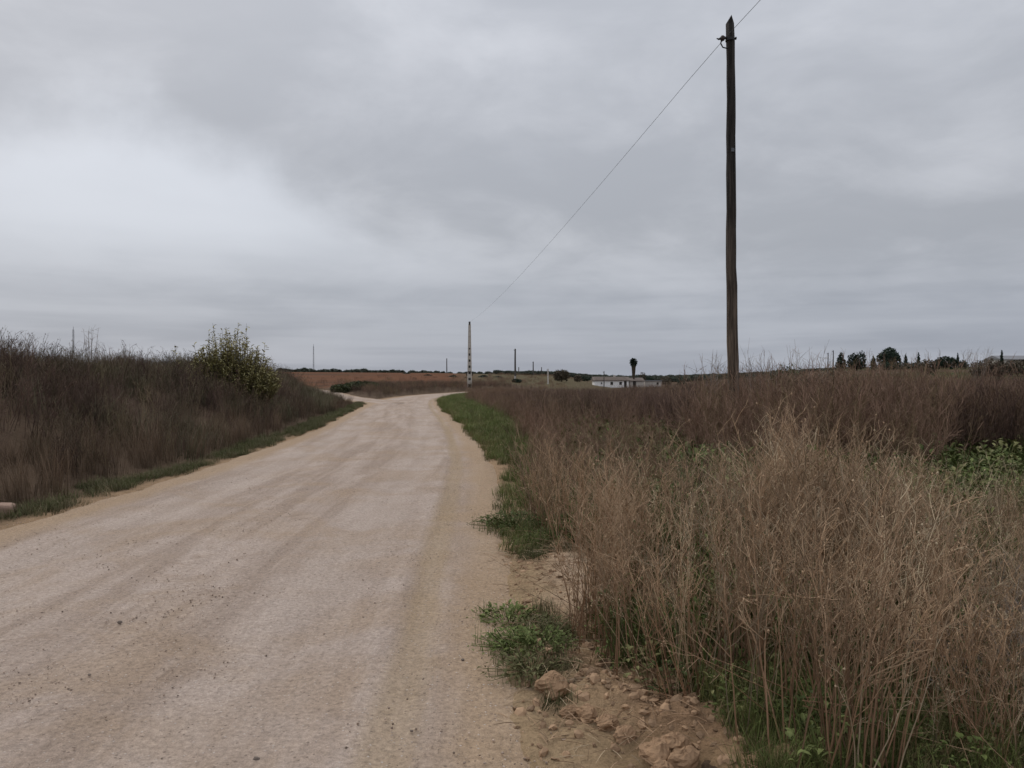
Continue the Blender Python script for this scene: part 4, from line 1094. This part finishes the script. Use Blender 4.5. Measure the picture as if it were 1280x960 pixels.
# --- palm
YP = 205.0
XP, zt = pix(792, 447, YP); zb = gz(XP, YP); h = zt - zb
palm = tag(empty('palm_tree', (XP, YP, zb)), 'fan palm with shaggy trunk behind the farmhouse', 'palm')
m = MB(); m.tube([(0, 0, -0.2), (0.05, 0, h * .3), (0.02, 0, h * .6), (0, 0, h * .9)], [0.32, 0.26, 0.24, 0.22], 9); m.build('trunk', M['bark'], palm)
rr = random.Random(8); m = MB()
for i in range(430):
    a = rr.uniform(0, 6.283); z_ = h * rr.uniform(0.42, 0.82); q = 0.22 + 0.62 * max(0, z_ / h - 0.45)
    p = np.array((math.cos(a) * q, math.sin(a) * q, z_)); leaf(m, p, (math.cos(a) * .2, math.sin(a) * .2, -1), 0.7, 0.2, rr)
m.build('dead_skirt', M['leaf_brown'], palm)
crown(77, [(0, 0, h * 0.855, 0.95, 0.95, 0.85), (0, 0, h * 0.74, 0.6, 0.6, 0.7)], 700, 0.2).build('foliage', M['leaf_dark'], palm)
for i in range(30):
    a = rr.uniform(0, 6.283); el = rr.uniform(-1.0, 1.4); m = MB()
    d = np.array((math.cos(a) * math.cos(el), math.sin(a) * math.cos(el), math.sin(el))); p = np.array((0, 0, h * 0.85)); e = p + d * 0.7
    m.tube([p, e], [0.03, 0.02], 4, cap=False)
    sd = np.cross(d, (0, 0, 1.0)); sd /= np.linalg.norm(sd) + 1e-6
    for k in range(-4, 5):
        an = k * 0.3; leaf(m, e, d * math.cos(an) + sd * math.sin(an), 0.6, 0.24, rr, 0.1)
    m.build('frond', M['leaf_dark'], palm)

# --- farmhouse
def pane_open(m, x, z, w, h, y, dpt=0.1): m.box((x, y + dpt / 2, z), (w, dpt, h))
YH = 200.0
xa, xb = pix(743, 0, YH)[0], pix(786, 0, YH)[0]
zb = gz((xa + xb) / 2, YH) - 0.1
ze = pix(0, 475.3, YH)[1]; zr = pix(0, 471.0, YH + 3)[1]
hs = tag(empty('farmhouse', ((xa + xb) / 2, YH, zb)), 'long low white farmhouse with weathered tile roof beside the palm', 'house')
W = xb - xa; he = ze - zb; hr = zr - zb
def wall_with_holes(name, parent, W, he, D, holes, mat):
    m = MB(); xs = sorted({-W / 2, W / 2} | {h[0] - h[2] / 2 for h in holes} | {h[0] + h[2] / 2 for h in holes})
    for i in range(len(xs) - 1):
        xm = (xs[i] + xs[i + 1]) / 2; hl = [h for h in holes if abs(h[0] - xm) < h[2] / 2]
        if not hl: m.box((xm, 0.15, he / 2), (xs[i + 1] - xs[i], 0.3, he))
        else:
            h = hl[0]; b0, b1 = h[1] - h[3] / 2, h[1] + h[3] / 2
            if b0 > 0.02: m.box((xm, 0.15, b0 / 2), (xs[i + 1] - xs[i], 0.3, b0))
            m.box((xm, 0.15, (b1 + he) / 2), (xs[i + 1] - xs[i], 0.3, he - b1))
    for s in (-1, 1): m.box((s * (W / 2 - 0.15), 0.3 + D / 2, he / 2), (0.3, D - 0.004, he))
    m.box((0, D + 0.45, he / 2), (W, 0.3, he))
    m.build(name, mat, parent)
    for h in holes:
        f = MB(); f.box((h[0], 0.2, h[1]), (h[2] - 0.01, 0.06, h[3] - 0.01)); wo_ = f.build('door' if h[1] - h[3] / 2 < 0.05 else 'window', M['dark_open'], parent)
        if h[1] - h[3] / 2 > 0.05:
            f = MB(); f.box((h[0], -0.03, h[1] - h[3] / 2 - 0.04), (h[2] + 0.2, 0.12, 0.07)); f.build('sill', M['lime_dirty'], wo_)
wall_with_holes('wall', hs, W, he, 5.0, [(0.05, he * 0.60, 0.7, 0.75), (2.35, he * 0.60, 0.7, 0.75), (-2.6, he * .62, 0.4, 0.4), (3.6, 0.9, 0.7, 1.8)], M['lime'])
m = MB(); ov = 0.35
m.add([(-W / 2 - ov, -0.3, he - 0.02), (W / 2 + ov, -0.3, he - 0.02), (W / 2 + ov, 2.8, hr), (-W / 2 - ov, 2.8, hr), (-W / 2 - ov, 5.9, he - 0.02), (W / 2 + ov, 5.9, he - 0.02),
       (-W / 2 - ov, -0.3, he - 0.14), (W / 2 + ov, -0.3, he - 0.14), (-W / 2 - ov, 5.9, he - 0.14), (W / 2 + ov, 5.9, he - 0.14)],
      [(0, 1, 2, 3), (3, 2, 5, 4), (6, 7, 1, 0), (4, 5, 9, 8), (0, 3, 4, 8, 6), (1, 7, 9, 5, 2)])
roof = m.build('roof', M['tile'], hs)
m = MB()
for i in range(int(W / 0.45)):
    xx = -W / 2 + 0.3 + i * 0.45
    m.tube([(xx, -0.32, he + 0.02), (xx, 2.78, hr + 0.03)], 0.09, 5)
tag(m.build('tile_rolls', M['tile'], roof), kind='stuff')
m = MB(); m.box((1.2, 3.4, hr + 0.1), (0.5, 0.5, 0.8)); m.build('chimney', M['lime_dirty'], roof)
# annex
x0, x1 = pix(787, 0, 203)[0], pix(805, 0, 203)[0]
an = tag(empty('farm_annex', ((x0 + x1) / 2, 203, zb)), 'lower farm annex with brown roof between farmhouse and white end wall', 'house')
wall_with_holes('wall', an, x1 - x0, 1.75, 3.0, [(-0.6, 0.9, 0.8, 1.8 - 0.05)], M['lime_dirty'])
m = MB(); w_ = (x1 - x0) / 2 + 0.2
m.add([(-w_, -0.3, 1.77), (w_, -0.3, 1.77), (w_, 3.8, 2.55), (-w_, 3.8, 2.55), (-w_, -0.3, 1.9), (w_, -0.3, 1.9), (w_, 3.8, 2.68), (-w_, 3.8, 2.68)], [(3, 2, 1, 0), (4, 5, 6, 7), (0, 1, 5, 4), (1, 2, 6, 5), (2, 3, 7, 6), (3, 0, 4, 7)])
m.build('roof', M['tile'], an)
x0, x1 = pix(806, 0, 208)[0], pix(827, 0, 208)[0]
ew = tag(empty('white_outbuilding', ((x0 + x1) / 2, 208, zb)), 'small white outbuilding right of the palm half hidden by bushes', 'house')
wall_with_holes('wall', ew, x1 - x0, 1.75, 3.0, [(1.2, 1.1, 0.6, 0.6)], M['lime_dirty'])
m = MB(); m.box((0, 1.8, 1.84), (x1 - x0 + 0.3, 4.2, 0.16)); m.build('roof', M['sheet'], ew)
# shed at the right edge
x0, x1 = pix(1252, 0, 230)[0], pix(1330, 0, 230)[0]
zb = gz((x0 + x1) / 2, 230); zt = pix(0, 444, 230)[1]
sh = tag(empty('pale_shed', ((x0 + x1) / 2, 230, zb)), 'pale roofed shed at the right edge behind the brown bush', 'shed')
hh = zt - zb; W = x1 - x0
wall_with_holes('wall', sh, W, hh * 0.62, 8.0, [(-3, 1.2, 2.4, 2.4), (3, hh * .4, 1.4, 0.8)], M['lime_dirty'])
m = MB(); m.add([(-W / 2 - .3, -0.4, hh * .63), (W / 2 + .3, -0.4, hh * .63), (W / 2 + .3, 4.3, hh), (-W / 2 - .3, 4.3, hh), (-W / 2 - .3, 9, hh * .63), (W / 2 + .3, 9, hh * .63)], [(0, 1, 2, 3), (3, 2, 5, 4), (0, 3, 4), (1, 5, 2)])
m.build('roof', M['sheet'], sh)

# --- leafy bush on the left bank
YB = 24.0
XB = pix(291, 0, YB)[0]; zb = gz(XB, YB)
bush = tag(empty('leafy_bush', (XB, YB, zb)), 'olive green leafy bush with upright shoots on the left bank', 'bush')
rr = random.Random(12); fo = MB(); stm = MB()
ztop = pix(0, 408, YB)[1] - zb
def shoot(base, tipp, nl, ll, stm, fo, rr):
    base = np.array(base); tipp = np.array(tipp)
    mid = base * 0.45 + tipp * 0.55 + np.array((rr.gauss(0, .07), rr.gauss(0, .07), 0.12))
    P = [base * (1 - u) ** 2 + 2 * mid * u * (1 - u) + tipp * u * u for u in (0, .25, .5, .75, 1)]
    stm.tube(P, [0.013, 0.011, 0.009, 0.006, 0.003], 4, [0, .2, .4, .6, .8], cap=False)
    for i in range(nl):
        u = 0.12 + 0.88 * i / nl + rr.uniform(-.02, .02); k = min(int(u * 4), 3); f = min(u * 4 - k, 1)
        p = P[k] * (1 - f) + P[k + 1] * f; a = rr.uniform(0, 6.283); el = rr.uniform(-0.2, 1.0)
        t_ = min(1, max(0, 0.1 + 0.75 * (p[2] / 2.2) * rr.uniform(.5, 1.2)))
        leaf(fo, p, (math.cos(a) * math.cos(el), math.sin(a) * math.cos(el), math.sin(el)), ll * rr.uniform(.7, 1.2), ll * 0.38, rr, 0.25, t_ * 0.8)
for i in range(430):
    a = rr.uniform(0, 6.283); q = math.sqrt(rr.random()); w_ = 1.5
    tx, ty = math.cos(a) * q * w_, math.sin(a) * q * 1.1
    hz = ztop * (0.93 - 0.60 * q ** 2.4) * rr.uniform(0.6, 1.08) * (1 - 0.10 * tx)
    if rr.random() < 0.12: hz *= 1.14
    shoot((tx * 0.62, ty * 0.62, -0.15), (tx, ty, hz), 40, 0.12, stm, fo, rr)
for (px_, yt) in ((222, 431), (246, 430), (311, 405), (334, 428), (344, 455)):
    X_, Z_ = pix(px_, yt, YB); shoot(((X_ - XB) * 0.75, -0.2, 0), (X_ - XB, -0.2, Z_ - zb), 26, 0.15, stm, fo, rr)
stm.build('stems', M['bark'], bush); fo.build('foliage', M['leaf_bush'], bush)

# --- bare shrubs standing over the weeds
def bare_shrub(px_, ytop, Y, wpx, n, label, seed):
    X_, zt = pix(px_, ytop, Y); zb = gz(X_, Y); h = zt - zb; w = wpx / F * Y
    o = tag(empty('bare_shrub', (X_, Y, zb)), label, 'shrub', 'leafless shrubs')
    r = random.Random(seed); st = MB(); tw = MB(); r0 = min(0.006 * Y / 13, 0.022)
    for i in range(n):
        a = r.uniform(0, 6.283); q = math.sqrt(r.random()) * w / 2
        tip_ = np.array((math.cos(a) * q, math.sin(a) * q * 0.7, h * r.uniform(0.75, 1.0))); b = tip_ * np.array((.25, .25, 0))
        P = [b * (1 - u) + tip_ * u + np.array((r.gauss(0, .02), r.gauss(0, .02), 0)) * h * 0.4 for u in (0, .35, .7, 1)]
        st.tube(P, [r0, r0 * .8, r0 * .5, r0 * .25], 4, [0, .3, .6, .9], cap=False)
        for j in range(9):
            u = r.uniform(.35, .97); k = min(int(u * 3), 2); f = u * 3 - k; p = P[k] * (1 - f) + P[k + 1] * f
            d = np.array((r.gauss(0, 1), r.gauss(0, 1), r.uniform(.3, 1.5))); d /= np.linalg.norm(d); e = p + d * h * r.uniform(.06, .17)
            tw.tube([p, (p + e) / 2 + np.array((0, 0, 0.01)), e], [r0 * .4, r0 * .3, r0 * .15], 3, [.5, .7, 1], cap=False)
    st.build('stems', M['weed_grey'], o); tag(tw.build('twigs', M['weed_grey'], o), kind='stuff')
bare_shrub(886, 436, 14.5, 46, 10, 'thin leafless shrub just left of the wooden pole', 1)
bare_shrub(1010, 422, 15.5, 90, 14, 'wide leafless shrub right of the wooden pole', 2)
bare_shrub(950, 437, 13.6, 60, 12, 'short leafless shrub just right of the wooden pole', 4)
bare_shrub(1222, 433, 120, 40, 26, 'leafless tree standing up from the thicket near the right edge', 3)
bare_shrub(112, 408, 40, 26, 7, 'faint leafless shrub behind the left bank beside the mast', 6)
tree('olive_green_shrub', 985, 449, 15.6, 66, DOME, 7000, 0.032, M['leaf_scrub'], 'olive green shrub among the weeds right of the wooden pole', seed=70, cat='shrub')
tree('olive_green_shrub', 1040, 455, 17.0, 60, DOME, 6000, 0.032, M['leaf_brown'], 'brownish shrub among weeds below the small conical tree', seed=71, cat='shrub')

# --- leafy plants on the right verge
def leafy_plant(x, y, w, h, n, label, seed, ll=0.07, mat='leaf_green'):
    o = tag(empty('leafy_plant', (x, y, float(soil_z(np.array([x]), np.array([y]))[0]))), label, 'plant', 'leafy plants on the right verge')
    mb_ = herb(seed, int(n * 0.9), h * 0.62, w / 2 * 0.9, ll * 0.8, ll * 0.36); mb2 = herb(seed + 50, int(n * 0.7), h * 0.45, w / 2 * 1.35, ll * 0.5, ll * 0.22); mb_.add(mb2.v, mb2.f, mb2.t)
    gr_ = tuft(seed + 90, int(n * 0.5), h * 0.9, w / 2 * 1.2, 0.004, 0.6); mb_.add(gr_.v, gr_.f, [0.3 + 0.6 * q for q in gr_.t])
    mb_.build('foliage', M[mat], o)
    r = random.Random(seed); m = MB()
    for i in range(9):
        a = r.uniform(0, 6.283); q = w / 2 * math.sqrt(r.random()); m.tube([(0.3 * q * math.cos(a), 0.3 * q * math.sin(a), -0.02), (q * math.cos(a), q * math.sin(a), h * .6)], [0.005, 0.002], 4, cap=False)
    m.build('stems', M['leaf_green'], o)
leafy_plant(0.02, 8.0, 0.75, 0.22, 320, 'large green leafy plant at the near end of the grass strip', 401)
leafy_plant(0.62, 7.6, 0.6, 0.26, 220, 'green leafy plant under the left edge of the tan weeds', 402)
leafy_plant(-0.02, 5.0, 0.42, 0.16, 240, 'green leafy plant at the road edge beside the bare soil patch', 403, 0.055)
leafy_plant(0.20, 4.7, 0.36, 0.14, 170, 'leafy plant beside the first clods of the earth ridge', 404, 0.05)
leafy_plant(0.02, 4.45, 0.40, 0.15, 230, 'darker leafy plant between road edge and earth ridge', 405, 0.05)
leafy_plant(0.10, 4.05, 0.40, 0.13, 220, 'nearest leafy plant left of the earth ridge', 406, 0.05)
leafy_plant(-0.08, 3.95, 0.22, 0.08, 90, 'small low leafy plant at the road edge nearest the camera', 407, 0.045)

leafy_plant(0.16, 4.3, 0.34, 0.13, 170, 'leafy plant touching the largest clod of the earth ridge', 408, 0.05)
leafy_plant(0.36, 7.25, 0.5, 0.2, 200, 'green leafy plant just beyond the pale bare soil patch', 409, 0.06)
x, y = sample(900, -0.25, 0.55, 3.5, 6.9, lambda x, y: ((polydist(ROAD, x, y)[0] - half_w(y)) > 0.22) * np.maximum(np.exp(-(((x - 0.06) / 0.22) ** 2 + ((y - 4.4) / 0.6) ** 2)), 0.5 * np.exp(-((y - 6.7) / 0.3) ** 2)))
scatter('verge_tufts', grs, on_ground(x, y), RNG.uniform(0.3, 0.75, len(x)), M['grass_verge'], 'short olive grass round the leafy plants on the near right verge', 'grass', RNG, 0.25)

# --- clods of the dug ridge, stones
def lump(seed, s, rough=0.28, nu=12, nv=8):
    rn = np.random.default_rng(seed); mb = MB(); vs_ = [(0, 0, -1)]
    for j in range(1, nv):
        for i in range(nu):
            a = 2 * math.pi * i / nu; b_ = -math.pi / 2 + math.pi * j / nv; vs_.append((math.cos(a) * math.cos(b_), math.sin(a) * math.cos(b_), math.sin(b_)))
    vs_.append((0, 0, 1)); vs_ = np.array(vs_)
    k = np.ones(len(vs_))
    for f in range(14):                                  # knobs and chips
        d = rn.normal(size=3); d /= np.linalg.norm(d); c = vs_ @ d
        k += rough * rn.uniform(-.7, .5) * np.exp(-((c - 1) / rn.uniform(0.05, 0.25)) ** 2)
    if nu > 14:
        for f in range(60):
            d = rn.normal(size=3); d /= np.linalg.norm(d); c = vs_ @ d
            k += rough * rn.uniform(-.35, .35) * np.exp(-((c - 1) / rn.uniform(0.01, 0.05)) ** 2)
    k *= 1 + rough * (0.25 if nu <= 14 else 0.12) * rn.normal(size=len(k)); vs_ = vs_ * k[:, None] * np.array(s)
    fs = [(0, 1 + (i + 1) % nu, 1 + i) for i in range(nu)]
    for j in range(nv - 2):
        for i in range(nu): a = 1 + j * nu; fs.append((a + i, a + (i + 1) % nu, a + nu + (i + 1) % nu, a + nu + i))
    l_ = len(vs_) - 1; a = 1 + (nv - 2) * nu; fs += [(a + i, a + (i + 1) % nu, l_) for i in range(nu)]
    mb.add(vs_, fs); return mb
clods = [(690, 842, 0.085, 'largest reddish clod at the top of the earth ridge'), (712, 862, 0.05, 'clod just below the largest reddish one'), (735, 872, 0.06, 'rough clod in the middle upper part of the earth ridge'),
         (760, 884, 0.055, 'clod in the middle of the earth ridge'), (782, 898, 0.05, 'clod in the lower middle of the earth ridge'), (822, 920, 0.07, 'crumbly clod at the start of the lower heap'),
         (845, 912, 0.065, 'upper clod of the lower heap'), (852, 932, 0.07, 'lower right clod of the lower heap'), (828, 940, 0.05, 'small clod in front of the lower heap'),
         (945, 940, 0.045, 'small pale clod beside the green grass'), (982, 944, 0.055, 'rightmost clod of the earth ridge')]
for i, (px_, py_, s, lb) in enumerate(clods):
    Y = F * (CAM_Z - 0.13) / (py_ - HOR); X_ = pix(px_, 0, Y)[0]
    o = lump(500 + i, (s, s * 0.85, s * 0.75), 0.42, 22, 15).build('soil_clod', M['clod']); o.location = (X_, Y, float(soil_z(np.array([X_]), np.array([Y]))[0]) + s * 0.28); o.rotation_euler = (0.2, 0.1, i)
    tag(o, lb, 'clod', 'clods of the dug ridge')
M['crumb'] = veg_mat('earth_crumb', (0.27, 0.175, 0.105), (0.27, 0.175, 0.105), 0.4)
def crumbs_at(x, y):
    d, _ = polydist(BERM, x, y); return np.maximum(np.exp(-(d / 0.16) ** 2), 0.2 * ((polydist(ROAD, x, y)[0] - half_w(y)) > 0.0))
x, y = sample(13000, -0.4, 2.0, 2.6, 7.0, crumbs_at)
scatter('soil_crumbs', [pebble(540 + i) for i in range(5)], on_ground(x, y, 0.004), 0.004 + 0.03 * RNG.uniform(0, 1, len(x)) ** 3.6, M['crumb'], 'crumbled earth along the dug ridge', 'soil', RNG, 0.5)
_st = lump(560, (1, 1, 1), 0.2, 26, 16)
_st.v = [tuple(np.sign(q) * abs(q) ** 0.35 * k_ for q, k_ in zip(p, (0.11, 0.10, 0.09))) for p in _st.v]
st = _st.build('stone_block', M['stone']); Xs = pix(3, 0, 8.75)[0]; st.location = (Xs, 8.75, gz(Xs, 8.75) + 0.05); st.rotation_euler = (0.05, 0.08, 0.3)
tag(st, 'pale squarish stone at the left edge beside the verge', 'stone')
stones = [(319, 950, 0.020, 'dark stone in the road nearest the bottom of the picture'), (514, 914, 0.011, 'dark stone on the right wheel track near the bottom'), (148, 782, 0.022, 'larger dark stone on the left half of the road'),
          (110, 847, 0.014, 'dark stone low on the left side of the road'), (404, 720, 0.016, 'dark stone on the middle of the road'), (578, 826, 0.014, 'dark stone on the sandy right shoulder')]
for i, (px_, py_, s, lb) in enumerate(stones):
    Y = F * (CAM_Z - 0.04) / (py_ - HOR); X_ = pix(px_, 0, Y)[0]
    o = lump(570 + i, (s * 0.7, s * 0.56, s * 0.42), 0.3).build('stone', M['stone_dark']); o.location = (X_, Y, float(road_z(np.array([X_]), np.array([Y]))[0]) + s * 0.3)
    tag(o, lb, 'stone', 'loose dark stones on the road')
